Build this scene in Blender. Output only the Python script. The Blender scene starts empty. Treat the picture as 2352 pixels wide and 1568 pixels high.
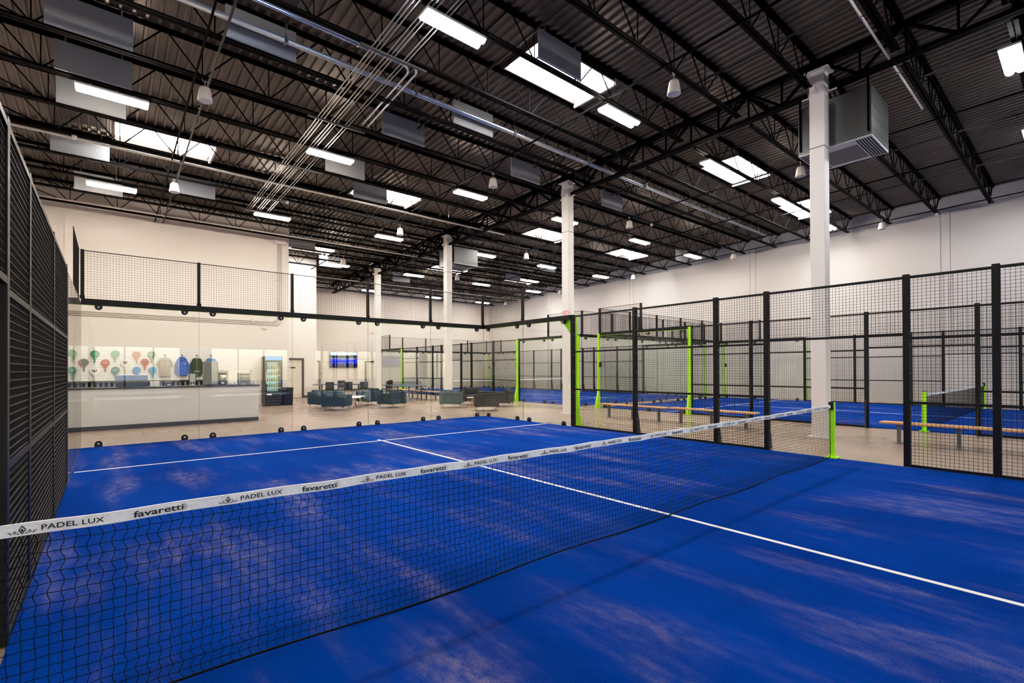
import bpy, bmesh, math, random
from mathutils import Vector, Matrix
random.seed(7)
SC = bpy.context.scene
COL = SC.collection
PI = math.pi

# ------------------------------------------------------------------ materials
MATS = {}
def nodes_of(name):
    m = bpy.data.materials.new(name); m.use_nodes = True
    nt = m.node_tree; nt.nodes.clear()
    out = nt.nodes.new('ShaderNodeOutputMaterial')
    return m, nt, out
def rgba(c): return (c[0], c[1], c[2], 1.0)
def mat(name, col, rough=0.5, metal=0.0, var=0.06, scale=6.0, bump=0.0, bscale=40.0, spec=0.5, emit=None, estr=0.0):
    if name in MATS: return MATS[name]
    m, nt, out = nodes_of(name); N = nt.nodes; L = nt.links
    p = N.new('ShaderNodeBsdfPrincipled')
    p.inputs['Roughness'].default_value = rough; p.inputs['Metallic'].default_value = metal
    p.inputs['Specular IOR Level'].default_value = spec
    tc = N.new('ShaderNodeTexCoord')
    nz = N.new('ShaderNodeTexNoise'); nz.inputs['Scale'].default_value = scale; nz.inputs['Detail'].default_value = 3
    L.new(tc.outputs['Object'], nz.inputs['Vector'])
    mx = N.new('ShaderNodeMix'); mx.data_type = 'RGBA'
    a = [max(0, c*(1-var)) for c in col]; b = [min(1, c*(1+var)) for c in col]
    mx.inputs[6].default_value = rgba(a); mx.inputs[7].default_value = rgba(b)
    L.new(nz.outputs['Fac'], mx.inputs[0]); L.new(mx.outputs[2], p.inputs['Base Color'])
    if bump > 0:
        n2 = N.new('ShaderNodeTexNoise'); n2.inputs['Scale'].default_value = bscale; n2.inputs['Detail'].default_value = 4
        L.new(tc.outputs['Object'], n2.inputs['Vector'])
        bp = N.new('ShaderNodeBump'); bp.inputs['Strength'].default_value = bump; bp.inputs['Distance'].default_value = 0.02
        L.new(n2.outputs['Fac'], bp.inputs['Height']); L.new(bp.outputs['Normal'], p.inputs['Normal'])
    if emit:
        p.inputs['Emission Color'].default_value = rgba(emit); p.inputs['Emission Strength'].default_value = estr
    L.new(p.outputs[0], out.inputs[0])
    MATS[name] = m
    return m
def glass_mat(name, tint, refl=1.0):
    m, nt, out = nodes_of(name); N = nt.nodes; L = nt.links
    t = N.new('ShaderNodeBsdfTransparent'); t.inputs[0].default_value = rgba(tint)
    g = N.new('ShaderNodeBsdfGlossy'); g.inputs['Roughness'].default_value = 0.0
    f = N.new('ShaderNodeFresnel'); ge = N.new('ShaderNodeNewGeometry')
    io = N.new('ShaderNodeMapRange'); io.inputs['To Min'].default_value = 1.5; io.inputs['To Max'].default_value = 1/1.5   # same reflectance on both faces
    L.new(ge.outputs['Backfacing'], io.inputs['Value']); L.new(io.outputs[0], f.inputs[0])
    mu = N.new('ShaderNodeMath'); mu.operation = 'MULTIPLY'; mu.inputs[1].default_value = refl; mu.use_clamp = True
    mx = N.new('ShaderNodeMixShader')
    L.new(f.outputs[0], mu.inputs[0]); L.new(mu.outputs[0], mx.inputs[0]); L.new(t.outputs[0], mx.inputs[1]); L.new(g.outputs[0], mx.inputs[2])
    L.new(mx.outputs[0], out.inputs[0]); MATS[name] = m
    return m
def emit_mat(name, col, strength, nscale=3.0, var=0.05):
    m, nt, out = nodes_of(name); N = nt.nodes; L = nt.links
    e = N.new('ShaderNodeEmission'); e.inputs[1].default_value = strength
    tc = N.new('ShaderNodeTexCoord'); nz = N.new('ShaderNodeTexNoise'); nz.inputs['Scale'].default_value = nscale
    L.new(tc.outputs['Object'], nz.inputs['Vector'])
    mx = N.new('ShaderNodeMix'); mx.data_type = 'RGBA'
    mx.inputs[6].default_value = rgba([c*(1-var) for c in col]); mx.inputs[7].default_value = rgba(col)
    L.new(nz.outputs['Fac'], mx.inputs[0]); L.new(mx.outputs[2], e.inputs[0]); L.new(e.outputs[0], out.inputs[0])
    MATS[name] = m
    return m
def ramp(N, stops, interp='LINEAR'):
    r = N.new('ShaderNodeValToRGB'); r.color_ramp.interpolation = interp
    e = r.color_ramp.elements
    while len(e) < len(stops): e.new(0.5)
    for i, (p, c) in enumerate(stops):
        e[i].position = p; e[i].color = c if len(c) == 4 else rgba(c)
    return r

def turf_mat():
    m, nt, out = nodes_of('blue_turf'); N = nt.nodes; L = nt.links
    p = N.new('ShaderNodeBsdfPrincipled'); p.inputs['Roughness'].default_value = 0.9; p.inputs['Specular IOR Level'].default_value = 0.03
    tc = N.new('ShaderNodeTexCoord')
    def noise(scale, detail, sx=1, sy=1, rough=0.5, off=0):
        mp = N.new('ShaderNodeMapping'); mp.inputs['Scale'].default_value = (sx, sy, 1); mp.inputs['Location'].default_value = (off, off*0.7, 0)
        nz = N.new('ShaderNodeTexNoise'); nz.inputs['Scale'].default_value = scale; nz.inputs['Detail'].default_value = detail; nz.inputs['Roughness'].default_value = rough
        L.new(tc.outputs['Object'], mp.inputs['Vector']); L.new(mp.outputs[0], nz.inputs['Vector'])
        return nz.outputs['Fac']
    def mth(op, a, b=None, clamp=False):
        n = N.new('ShaderNodeMath'); n.operation = op; n.use_clamp = clamp
        for i, v in enumerate((a, b)):
            if v is None: continue
            if isinstance(v, (int, float)): n.inputs[i].default_value = v
            else: L.new(v, n.inputs[i])
        return n.outputs[0]
    def smooth(v, lo, hi):
        n = N.new('ShaderNodeMapRange'); n.interpolation_type = 'SMOOTHSTEP'
        n.inputs['From Min'].default_value = lo; n.inputs['From Max'].default_value = hi
        L.new(v, n.inputs['Value']); return n.outputs[0]
    streak = noise(1.0, 4, 2.6, 0.42, 0.55, 3.1)          # brushed along the court
    blob = noise(0.55, 3, 1, 0.8, 0.5, 9.7)
    mask = smooth(mth('ADD', mth('MULTIPLY', streak, 0.56), mth('MULTIPLY', blob, 0.44)), 0.455, 0.72)
    # more sand behind and under the net on the near side
    sep = N.new('ShaderNodeSeparateXYZ'); L.new(tc.outputs['Object'], sep.inputs[0])
    mid = noise(9, 3, 1.3, 0.6, 0.6, 1.3)
    mask2 = mth('MULTIPLY', mask, smooth(mid, 0.25, 0.75))
    grain = noise(230, 2, 1, 1, 0.7)
    fine = noise(90, 2, 1, 1, 0.6, 5)
    spk = smooth(mth('ADD', grain, mth('MULTIPLY', mask2, 0.22)), 0.57, 0.70)
    spk2 = smooth(mth('ADD', fine, mth('MULTIPLY', mask2, 0.22)), 0.66, 0.84)
    dust = mth('MULTIPLY', mask2, 0.46)
    sand = mth('MAXIMUM', mth('MULTIPLY', mth('MAXIMUM', spk, spk2), smooth(mask, 0.0, 0.5)), dust, True)
    basen = noise(70, 4, 1, 1, 0.75, 2)
    big = noise(0.8, 2, 1.4, 0.5, 0.5, 7)
    bl = ramp(N, [(0.26, (0.0003, 0.026, 0.185)), (0.74, (0.0007, 0.072, 0.375))])
    L.new(mth('ADD', mth('MULTIPLY', basen, 0.55), mth('MULTIPLY', big, 0.45)), bl.inputs[0])
    mx = N.new('ShaderNodeMix'); mx.data_type = 'RGBA'
    mx.inputs[7].default_value = (0.36, 0.29, 0.33, 1)
    L.new(bl.outputs[0], mx.inputs[6]); L.new(mth('MULTIPLY', sand, 0.60), mx.inputs[0])
    L.new(mx.outputs[2], p.inputs['Base Color'])
    bp = N.new('ShaderNodeBump'); bp.inputs['Strength'].default_value = 0.35; bp.inputs['Distance'].default_value = 0.01
    L.new(grain, bp.inputs['Height']); L.new(bp.outputs[0], p.inputs['Normal'])
    L.new(p.outputs[0], out.inputs[0]); MATS['turf'] = m
    return m
def concrete_mat():
    m, nt, out = nodes_of('polished_concrete'); N = nt.nodes; L = nt.links
    p = N.new('ShaderNodeBsdfPrincipled'); p.inputs['Specular IOR Level'].default_value = 0.5
    tc = N.new('ShaderNodeTexCoord')
    n1 = N.new('ShaderNodeTexNoise'); n1.inputs['Scale'].default_value = 0.30; n1.inputs['Detail'].default_value = 4; n1.inputs['Roughness'].default_value = 0.5
    n2 = N.new('ShaderNodeTexNoise'); n2.inputs['Scale'].default_value = 5; n2.inputs['Detail'].default_value = 2
    mp = N.new('ShaderNodeMapping'); mp.inputs['Scale'].default_value = (1, 0.45, 1)
    L.new(tc.outputs['Object'], mp.inputs[0]); L.new(mp.outputs[0], n1.inputs['Vector']); L.new(tc.outputs['Object'], n2.inputs['Vector'])
    ad = N.new('ShaderNodeMath'); ad.operation = 'MULTIPLY_ADD'; ad.inputs[1].default_value = 0.35
    L.new(n2.outputs['Fac'], ad.inputs[0]); L.new(n1.outputs['Fac'], ad.inputs[2])
    r = ramp(N, [(0.25, (0.255, 0.195, 0.150)), (0.65, (0.335, 0.258, 0.200)), (1.0, (0.41, 0.322, 0.255))])
    L.new(ad.outputs[0], r.inputs[0])
    # saw-cut joints every 3.9 m
    bk = N.new('ShaderNodeTexBrick'); bk.offset = 0; bk.inputs['Scale'].default_value = 1.0
    bk.inputs['Mortar Size'].default_value = 0.004; bk.inputs['Mortar Smooth'].default_value = 0.0; bk.inputs['Brick Width'].default_value = 3.915; bk.inputs['Row Height'].default_value = 3.915
    bk.inputs['Color1'].default_value = (1, 1, 1, 1); bk.inputs['Color2'].default_value = (1, 1, 1, 1); bk.inputs['Mortar'].default_value = (0.55, 0.52, 0.5, 1)
    L.new(tc.outputs['Object'], bk.inputs['Vector'])
    mu = N.new('ShaderNodeMix'); mu.data_type = 'RGBA'; mu.blend_type = 'MULTIPLY'; mu.inputs[0].default_value = 1
    L.new(r.outputs[0], mu.inputs[6]); L.new(bk.outputs[0], mu.inputs[7]); L.new(mu.outputs[2], p.inputs['Base Color'])
    rr = ramp(N, [(0.3, (0.22, 0.22, 0.22)), (0.8, (0.42, 0.42, 0.42))]); L.new(n1.outputs['Fac'], rr.inputs[0]); L.new(rr.outputs[0], p.inputs['Roughness'])
    L.new(p.outputs[0], out.inputs[0]); MATS['concrete'] = m
    return m
def wall_mat(name, col):
    return mat(name, col, 0.7, 0, 0.03, 0.6, 0.04, 60)
def tv_mat():
    m, nt, out = nodes_of('tv_picture'); N = nt.nodes; L = nt.links
    e = N.new('ShaderNodeEmission'); e.inputs[1].default_value = 1.1
    tc = N.new('ShaderNodeTexCoord'); sp = N.new('ShaderNodeSeparateXYZ'); L.new(tc.outputs['Generated'], sp.inputs[0])
    nz = N.new('ShaderNodeTexNoise'); nz.inputs['Scale'].default_value = 7; nz.inputs['Detail'].default_value = 3
    mp = N.new('ShaderNodeMapping'); mp.inputs['Scale'].default_value = (1, 1, 0.5); L.new(tc.outputs['Generated'], mp.inputs[0]); L.new(mp.outputs[0], nz.inputs['Vector'])
    ad = N.new('ShaderNodeMath'); ad.operation = 'MULTIPLY_ADD'; ad.inputs[1].default_value = 0.22; ad.inputs[2].default_value = -0.11
    L.new(nz.outputs['Fac'], ad.inputs[0])
    s = N.new('ShaderNodeMath'); L.new(ad.outputs[0], s.inputs[0]); L.new(sp.outputs['Z'], s.inputs[1])
    r = ramp(N, [(0.0, (0.006, 0.008, 0.06)), (0.22, (0.01, 0.012, 0.10)), (0.27, (0.004, 0.03, 0.55)), (0.50, (0.01, 0.05, 0.75)), (0.56, (0.18, 0.20, 0.40)),
                 (0.66, (0.02, 0.02, 0.03)), (0.78, (0.03, 0.03, 0.03)), (0.82, (0.75, 0.82, 0.9)), (1.0, (0.9, 0.95, 1.0))])
    L.new(s.outputs[0], r.inputs[0]); L.new(r.outputs[0], e.inputs[0]); L.new(e.outputs[0], out.inputs[0])
    return m

M = dict(
    turf=turf_mat(), concrete=concrete_mat(), tv=tv_mat(),
    wall=wall_mat('painted_wall', (0.80, 0.745, 0.70)), wallr=wall_mat('painted_block_wall', (0.63, 0.60, 0.575)),
    line=mat('line_paint', (0.82, 0.80, 0.80), 0.8, 0, 0.08, 30),
    black=mat('black_powder_coat', (0.0085, 0.0085, 0.009), 0.45, 0.0, 0.2, 12, spec=0.4),
    wire_lit=mat('lit_cross_wire', (0.115, 0.088, 0.070), 0.5), edge=mat('glass_edge', (0.045, 0.07, 0.06), 0.3), wire=mat('black_mesh_wire', (0.008, 0.007, 0.007), 0.55, 0.0, 0.15, 12, spec=0.4),  # tan of the cross wires is overhead light painted onto black wire
    grey_steel=mat('grey_steel', (0.075, 0.078, 0.085), 0.45, 0.2),
    lime=mat('lime_paint', (0.46, 0.93, 0.012), 0.4, 0, 0.04, 5),
    joist=mat('joist_paint', (0.0026, 0.0024, 0.0025), 0.7, 0.0, 0.25, 8, spec=0.12),
    deck=mat('deck_paint', (0.150, 0.125, 0.110), 0.36, 0.45, 0.25, 1.2),
    glass=glass_mat('court_glass', (0.972, 0.985, 0.974), 0.95),
    wglass=glass_mat('window_glass', (0.97, 0.98, 0.98), 1.0),
    rubber=mat('black_rubber', (0.008, 0.008, 0.008), 0.5), bolt=mat('bolt_steel', (0.6, 0.6, 0.6), 0.3, 1.0),
    cord=mat('net_cord', (0.0045, 0.0045, 0.006), 0.8, spec=0.2), tape=mat('white_tape', (0.95, 0.955, 0.96), 0.75, 0, 0.05, 25, 0.3, 30),
    ink=mat('black_ink', (0.01, 0.01, 0.012), 0.6),
    lens=emit_mat('lamp_lens', (1.0, 0.885, 0.75), 122.0), lens_cool=emit_mat('cool_lamp_lens', (0.97, 0.97, 1.0), 115.0), housing=mat('white_housing', (0.75, 0.74, 0.72), 0.45),
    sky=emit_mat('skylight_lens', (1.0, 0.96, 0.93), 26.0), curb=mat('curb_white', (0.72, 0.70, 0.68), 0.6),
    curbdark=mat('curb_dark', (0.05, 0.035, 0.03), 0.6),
    felt=mat('grey_felt', (0.40, 0.415, 0.43), 0.95, 0, 0.22, 90, 0.2, 150),
    spk=mat('speaker_white', (0.72, 0.67, 0.62), 0.5), grille=mat('speaker_grille', (0.62, 0.62, 0.65), 0.6, 0, 0.2, 200),
    colp=mat('column_paint', (0.82, 0.79, 0.76), 0.5, 0, 0.05, 2), duct=mat('galvanised_duct', (0.36, 0.38, 0.38), 0.30, 0.95, 0.10, 1.5),
    ductb=mat('grey_diffuser', (0.20, 0.205, 0.21), 0.6, 0.1), alu=mat('aluminium', (0.66, 0.66, 0.66), 0.4, 0.3), slot=mat('slot_black', (0.004, 0.004, 0.004), 0.8),
    pipe=mat('galvanised_pipe', (0.62, 0.66, 0.72), 0.33, 0.75, 0.08), conduit=mat('conduit', (0.50, 0.48, 0.46), 0.35, 0.8, 0.08),
    wpipe=mat('white_conduit', (0.62, 0.58, 0.54), 0.5), rust=mat('red_oxide_pipe', (0.013, 0.007, 0.006), 0.6),
    legsteel=mat('bench_leg_steel', (0.20,0.21,0.20), 0.45, 0.3), wood=mat('bench_wood', (0.66, 0.38, 0.19), 0.5, 0, 0.15, 9), woodleg=mat('oak_leg', (0.62, 0.40, 0.24), 0.5, 0, 0.12, 9),
    ctop=mat('counter_top', (0.028, 0.029, 0.03), 0.35), cfront=mat('counter_front', (0.67, 0.675, 0.675), 0.6, 0, 0.02), kick=mat('toe_kick', (0.10, 0.10, 0.105), 0.6),
    fab1=mat('navy_fabric', (0.026, 0.055, 0.085), 0.9, 0, 0.15, 60, 0.15, 200), fab2=mat('charcoal_fabric', (0.055, 0.057, 0.06), 0.9, 0, 0.15, 60, 0.15, 200),
    fab3=mat('slate_fabric', (0.10, 0.14, 0.155), 0.9, 0, 0.15, 60), chrome=mat('chrome', (0.8, 0.8, 0.8), 0.15, 1.0),
    white=mat('white_laminate', (0.80, 0.79, 0.77), 0.4), dark=mat('dark_plastic', (0.015, 0.015, 0.017), 0.4), red=mat('exit_red', (0.70, 0.03, 0.015), 0.5, emit=(0.9, 0.05, 0.02), estr=0.6),
    doorp=mat('door_panel', (0.72, 0.66, 0.60), 0.55), doorf=mat('door_frame', (0.07, 0.065, 0.06), 0.5),
    navyplastic=mat('bin_plastic', (0.006, 0.009, 0.022), 0.35),
)

# ------------------------------------------------------------------ mesh builder
class MB:
    def __init__(s): s.v = []; s.f = []
    def add(s, vs, fs):
        o = len(s.v); s.v += [tuple(v) for v in vs]; s.f += [tuple(i+o for i in f) for f in fs]; return s
    def box(s, x0, x1, y0, y1, z0, z1):
        v = [(x0,y0,z0),(x1,y0,z0),(x1,y1,z0),(x0,y1,z0),(x0,y0,z1),(x1,y0,z1),(x1,y1,z1),(x0,y1,z1)]
        return s.add(v, [(3,2,1,0),(4,5,6,7),(0,1,5,4),(1,2,6,5),(2,3,7,6),(3,0,4,7)])
    def quad(s, a, b, c, d): return s.add([a,b,c,d], [(0,1,2,3)])
    def bar(s, p, q, w, h, up=(0,0,1)):
        p = Vector(p); q = Vector(q); d = (q-p).normalized(); u = Vector(up)
        if abs(d.dot(u)) > 0.98: u = Vector((1,0,0))
        a = d.cross(u).normalized()*w*0.5; b = a.cross(d).normalized()*h*0.5
        v = [p-a-b, p+a-b, p+a+b, p-a+b, q-a-b, q+a-b, q+a+b, q-a+b]
        return s.add(v, [(0,1,2,3),(7,6,5,4),(0,4,5,1),(1,5,6,2),(2,6,7,3),(3,7,4,0)])
    def wire(s, p, q, t=0.004):            # an open four-sided strand
        p = Vector(p); q = Vector(q); d = (q-p).normalized(); u = Vector((0,0,1)) if abs(d.z) < 0.9 else Vector((1,0,0))
        a = d.cross(u).normalized()*t*0.5; b = a.cross(d).normalized()*t*0.5
        v = [p-a-b, p+a-b, p+a+b, p-a+b, q-a-b, q+a-b, q+a+b, q-a+b]
        return s.add(v, [(0,4,5,1),(1,5,6,2),(2,6,7,3),(3,7,4,0)])
    def tube(s, pts, r, n=8, cap=True):
        pts = [Vector(p) for p in pts]; rings = []
        for i, p in enumerate(pts):
            d = (pts[min(i+1,len(pts)-1)] - pts[max(i-1,0)]).normalized()
            u = Vector((0,0,1)) if abs(d.z) < 0.95 else Vector((1,0,0))
            a = d.cross(u).normalized(); b = a.cross(d).normalized()
            rings.append([p + (a*math.cos(2*PI*k/n) + b*math.sin(2*PI*k/n))*r for k in range(n)])
        v = [x for rg in rings for x in rg]; f = []
        for i in range(len(pts)-1):
            for k in range(n):
                f.append((i*n+k, i*n+(k+1)%n, (i+1)*n+(k+1)%n, (i+1)*n+k))
        if cap: f.append(tuple(range(n-1,-1,-1))); f.append(tuple((len(pts)-1)*n+k for k in range(n)))
        return s.add(v, f)
    def lathe(s, prof, n=20, c=(0,0,0)):
        v = []; f = []
        for (r, z) in prof:
            for k in range(n): v.append((c[0]+r*math.cos(2*PI*k/n), c[1]+r*math.sin(2*PI*k/n), c[2]+z))
        for i in range(len(prof)-1):
            for k in range(n): f.append((i*n+k, i*n+(k+1)%n, (i+1)*n+(k+1)%n, (i+1)*n+k))
        f.append(tuple(range(n-1,-1,-1))); f.append(tuple((len(prof)-1)*n+k for k in range(n)))
        return s.add(v, f)
    def prism(s, pts, axis, a, b):         # 2-D outline extruded from a to b along axis (0 x, 1 y, 2 z)
        def P(u, w, t): return (t,u,w) if axis == 0 else ((u,t,w) if axis == 1 else (u,w,t))
        n = len(pts); v = [P(u,w,a) for u,w in pts] + [P(u,w,b) for u,w in pts]
        f = [tuple(range(n)), tuple(range(2*n-1, n-1, -1))] + [(i, n+i, n+(i+1)%n, (i+1)%n) for i in range(n)]
        return s.add(v, f)
    def mesh(s, name, m, off=(0,0,0), smooth=False):
        me = bpy.data.meshes.new(name)
        if any(off): s.v = [(x-off[0], y-off[1], z-off[2]) for x,y,z in s.v]
        me.from_pydata(s.v, [], s.f); me.update()
        if isinstance(m, str): m = M[m]
        me.materials.append(m)
        bm = bmesh.new(); bm.from_mesh(me); bmesh.ops.recalc_face_normals(bm, faces=bm.faces); bm.to_mesh(me); bm.free()
        if smooth:
            for p in me.polygons: p.use_smooth = True
        return me
def root_of(o):
    while o.parent: o = o.parent
    return o
def tag(o, label=None, cat=None, group=None, kind=None):
    if label: o['label'] = label
    if cat: o['category'] = cat
    if group: o['group'] = group
    if kind: o['kind'] = kind
    return o
def thing(name, label, cat, loc=(0,0,0), rz=0.0, group=None):
    o = bpy.data.objects.new(name, None); o.empty_display_size = 0.1; COL.objects.link(o)
    o.location = loc; o.rotation_euler = (0,0,rz)
    return tag(o, label, cat, group)
def part(name, mb, m, parent, world=True, smooth=False, bevel=0, label=None):
    off = (0,0,0)
    if world and parent is not None: off = tuple(root_of(parent).location)
    o = bpy.data.objects.new(name, mb.mesh(name, m, off, smooth)); COL.objects.link(o)
    o.parent = parent
    if bevel:
        b = o.modifiers.new('edge', 'BEVEL'); b.width = bevel; b.segments = 3; b.limit_method = 'ANGLE'
    if label: o['label'] = label
    return o
def solo(name, mb, m, label, cat, group=None, loc=(0,0,0), smooth=False, bevel=0):
    o = bpy.data.objects.new(name, mb.mesh(name, m, loc, smooth)); COL.objects.link(o); o.location = loc
    if bevel:
        b = o.modifiers.new('edge', 'BEVEL'); b.width = bevel; b.segments = 3; b.limit_method = 'ANGLE'
    return tag(o, label, cat, group)
def struct(name, mb, m, parent=None):
    o = bpy.data.objects.new(name, mb.mesh(name, m)); COL.objects.link(o); o.parent = parent
    if parent is None: o['kind'] = 'structure'
    return o
def dup(o, parent=None):
    c = o.copy(); COL.objects.link(c); c.parent = parent
    for ch in list(o.children): dup(ch, c)
    return c
class Proto:                                # first placement moves the original, later ones copy it
    def __init__(s, root): s.root = root; s.used = False
    def put(s, loc, rz=0.0, label=None, group=None):
        o = dup(s.root) if s.used else s.root
        s.used = True
        o.location = loc; o.rotation_euler = (0,0,rz)
        if label: o['label'] = label
        if group: o['group'] = group
        return o
def text_mb(body, width, height=None, bold=0.0, shear=0.0, spacing=1.0):
    cu = bpy.data.curves.new('lettering_curve', 'FONT'); cu.body = body; cu.size = 1.0; cu.offset = bold; cu.shear = shear; cu.space_character = spacing
    cu.resolution_u = 3
    ob = bpy.data.objects.new('lettering_curve', cu); COL.objects.link(ob)
    dg = bpy.context.evaluated_depsgraph_get(); dg.update()
    me = bpy.data.meshes.new_from_object(ob.evaluated_get(dg))
    vs = [tuple(v.co) for v in me.vertices]; fs = [tuple(p.vertices) for p in me.polygons]
    bpy.data.objects.remove(ob); bpy.data.curves.remove(cu); bpy.data.meshes.remove(me)
    x0 = min(v[0] for v in vs); x1 = max(v[0] for v in vs); y0 = min(v[1] for v in vs); y1 = max(v[1] for v in vs)
    kx = width/(x1-x0); ky = height/(y1-y0) if height else kx
    return [((v[0]-x0)*kx, (v[1]-y0)*ky) for v in vs], fs
ORD = ['zeroth','first','second','third','fourth','fifth','sixth','seventh','eighth','ninth','tenth','eleventh','twelfth','thirteenth','fourteenth','fifteenth','sixteenth','seventeenth','eighteenth','nineteenth','twentieth','twenty-first']

# ------------------------------------------------------------------ camera
yaw, pit, rol, FPX, PY = 0.693888900801517, 0.005384347636587908, -0.003962359320040958, 1110.9253565, 841.3412406
c, s_ = math.cos(yaw), math.sin(yaw)
r = Vector((c,-s_,0)); fw = Vector((s_,c,0)); up = Vector((0,0,1))
F = fw*math.cos(pit) + up*math.sin(pit); U = -fw*math.sin(pit) + up*math.cos(pit)
R = r*math.cos(rol) + U*math.sin(rol); U = -r*math.sin(rol) + U*math.cos(rol)
cam = bpy.data.cameras.new('camera'); co = bpy.data.objects.new('camera', cam); COL.objects.link(co)
co.matrix_world = Matrix(((R.x,U.x,-F.x,-4.556304),(R.y,U.y,-F.y,-2.969224),(R.z,U.z,-F.z,1.546018),(0,0,0,1)))
cam.sensor_fit = 'HORIZONTAL'; cam.sensor_width = 36.0; cam.lens = FPX/2352*36
cam.shift_y = (PY-784)/2352; cam.clip_start = 0.05; cam.clip_end = 200
SC.camera = co

# roof: falls gently towards the back
def zb(y): return 7.82 - 0.0225*(y-0.95)     # underside of joist bottom chord
YJ0, DJ = 1.07, 1.566
def yj(k): return YJ0 + DJ*k
DECK = 0.76
FL = -0.012                                  # concrete level (turf top is 0)
XL, XR, YN, YB1, YB2, YB3, XB1, XB2 = -7.8, 22.0, -14.0, 20.5, 25.5, 32.2, 1.73, 4.56
XG = 7.8

# ------------------------------------------------------------------ room shell
struct('floor', MB().box(XL-0.3, XR+0.3, YN-0.3, YB3+0.3, FL-0.2, FL), 'concrete')
T = 0.2
H = 9.0
struct('wall_left', MB().box(XL-T, XL, YN-T, YB1+T, FL, H), 'wall')
struct('wall_back', MB().box(XL, -5.82, YB1+0.03, YB1+T, FL, H).box(-5.80, XB1, YB1, YB1+T, FL, H).box(-5.82, -5.80, YB1+0.03, YB1+T, FL, H), 'wall')
struct('wall_alcove', MB().box(XB1, XB1+0.01, YB1+T, YB2, FL, H).box(XB1, XB2, YB2, YB2+T, FL, H), 'wall')
struct('wall_lounge', MB().box(XB2-0.01, XB2, YB2+T, YB3, FL, H).box(XB2, XR, YB3, YB3+T, FL, H), 'wall')
w = MB().box(XR+0.03, XR+T, YN, YB3+T, FL, H)
ys = [YN, -6.95, -6.65, 0.76, 1.06, 8.55, 8.85, 16.4, 16.7, 24.2, 24.5, YB3]
for a, b in zip(ys[:-1], ys[1:]): w.box(XR, XR+0.03, a+0.009, b-0.009, FL, H)
struct('wall_right', w, 'wallr')
# storefront behind the camera
w = MB(); wins = [(-5.25,-1.1),(0.55,5.3),(7.2,12.0),(14.0,18.8)]
px = XL
for i, (a, b) in enumerate(wins):
    w.box(px, a, YN-T, YN, FL, H); w.box(a, b, YN-T, YN, 3.05, H); px = b
    fr = MB(); gl = MB(); n = 3
    fr.box(a, b, YN-0.12, YN-0.04, FL, 0.12).box(a, b, YN-0.12, YN-0.04, 2.97, 3.05)
    for k in range(n+1):
        x = a + (b-a)*k/n; fr.box(max(a,x-0.04), min(b,x+0.04), YN-0.12, YN-0.04, 0.12, 2.97)
    gl.box(a+0.04, b-0.04, YN-0.085, YN-0.075, 0.12, 2.97)
    f = struct('window_%d' % (i+1), fr, 'doorf'); struct('window_pane', gl, 'wglass', f)
w.box(px, XR, YN-T, YN, FL, H)
struct('wall_front', w, 'wall')
g = MB().box(-40, 60, -60, YN-T, FL-0.2, FL-0.02); tag(struct('floor_pavement', g, mat('pavement', (0.09,0.095,0.10), 0.8)), kind='structure')
struct('baseboard_alcove', MB().box(3.86, XB2, YB2-0.015, YB2, FL, 0.11), 'kick')
struct('baseboard_lounge', MB().box(XB2+0.2, 9.8, YB3-0.015, YB3, FL, 0.11), 'kick')
struct('baseboard_left', MB().box(XL, XL+0.015, YN, YB1, FL, 0.1), 'kick')

# ribbed metal deck with skylight openings
SKX = [(-4.47,-2.13),(2.40,4.75),(11.1,13.4),(17.4,19.75)]
SKY = [(4.35,5.62),(13.78,15.08),(23.15,24.45)]
prof = []; x = XL-0.02; P_ = 0.2
while x < XR+0.1:
    prof += [(x,0.0),(x+0.05,0.0),(x+0.062,0.045),(x+0.182,0.045)]; x += P_
yb = [YN] + [e for p in SKY for e in p] + [YB3]
d = MB()
for j in range(len(yb)-1):
    y0, y1 = yb[j], yb[j+1]; hole = j % 2 == 1
    for i in range(len(prof)-1):
        (xa, za), (xb_, zb_) = prof[i], prof[i+1]
        if hole and any(a-0.001 < (xa+xb_)/2 < b+0.001 for a, b in SKX): continue
        d.quad((xa,y0,zb(y0)+DECK+za),(xb_,y0,zb(y0)+DECK+zb_),(xb_,y1,zb(y1)+DECK+zb_),(xa,y1,zb(y1)+DECK+za))
struct('ceiling', d, 'deck')
for i, (a, b) in enumerate(SKX):
    for j, (y0, y1) in enumerate(SKY):
        if j == 0 and i == 0: continue
        nm = ['over the counter wall side','mid hall','over the middle of the far courts','by the block wall'][i]
        rw = ['in the nearest row','in the middle row','in the farthest row'][j]
        z = zb((y0+y1)/2)+DECK
        t = thing('skylight', 'glowing white roof skylight %s, %s' % (nm, rw), 'skylight', ((a+b)/2,(y0+y1)/2,z), 0, 'roof skylights')
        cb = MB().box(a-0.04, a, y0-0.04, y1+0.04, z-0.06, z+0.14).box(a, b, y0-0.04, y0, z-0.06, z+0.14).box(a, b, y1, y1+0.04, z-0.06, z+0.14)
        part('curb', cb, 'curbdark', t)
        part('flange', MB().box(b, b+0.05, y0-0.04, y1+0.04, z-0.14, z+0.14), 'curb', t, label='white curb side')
        part('lens', MB().box(a, b, y0, y1, z+0.08, z+0.10), 'sky', t)
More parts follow.
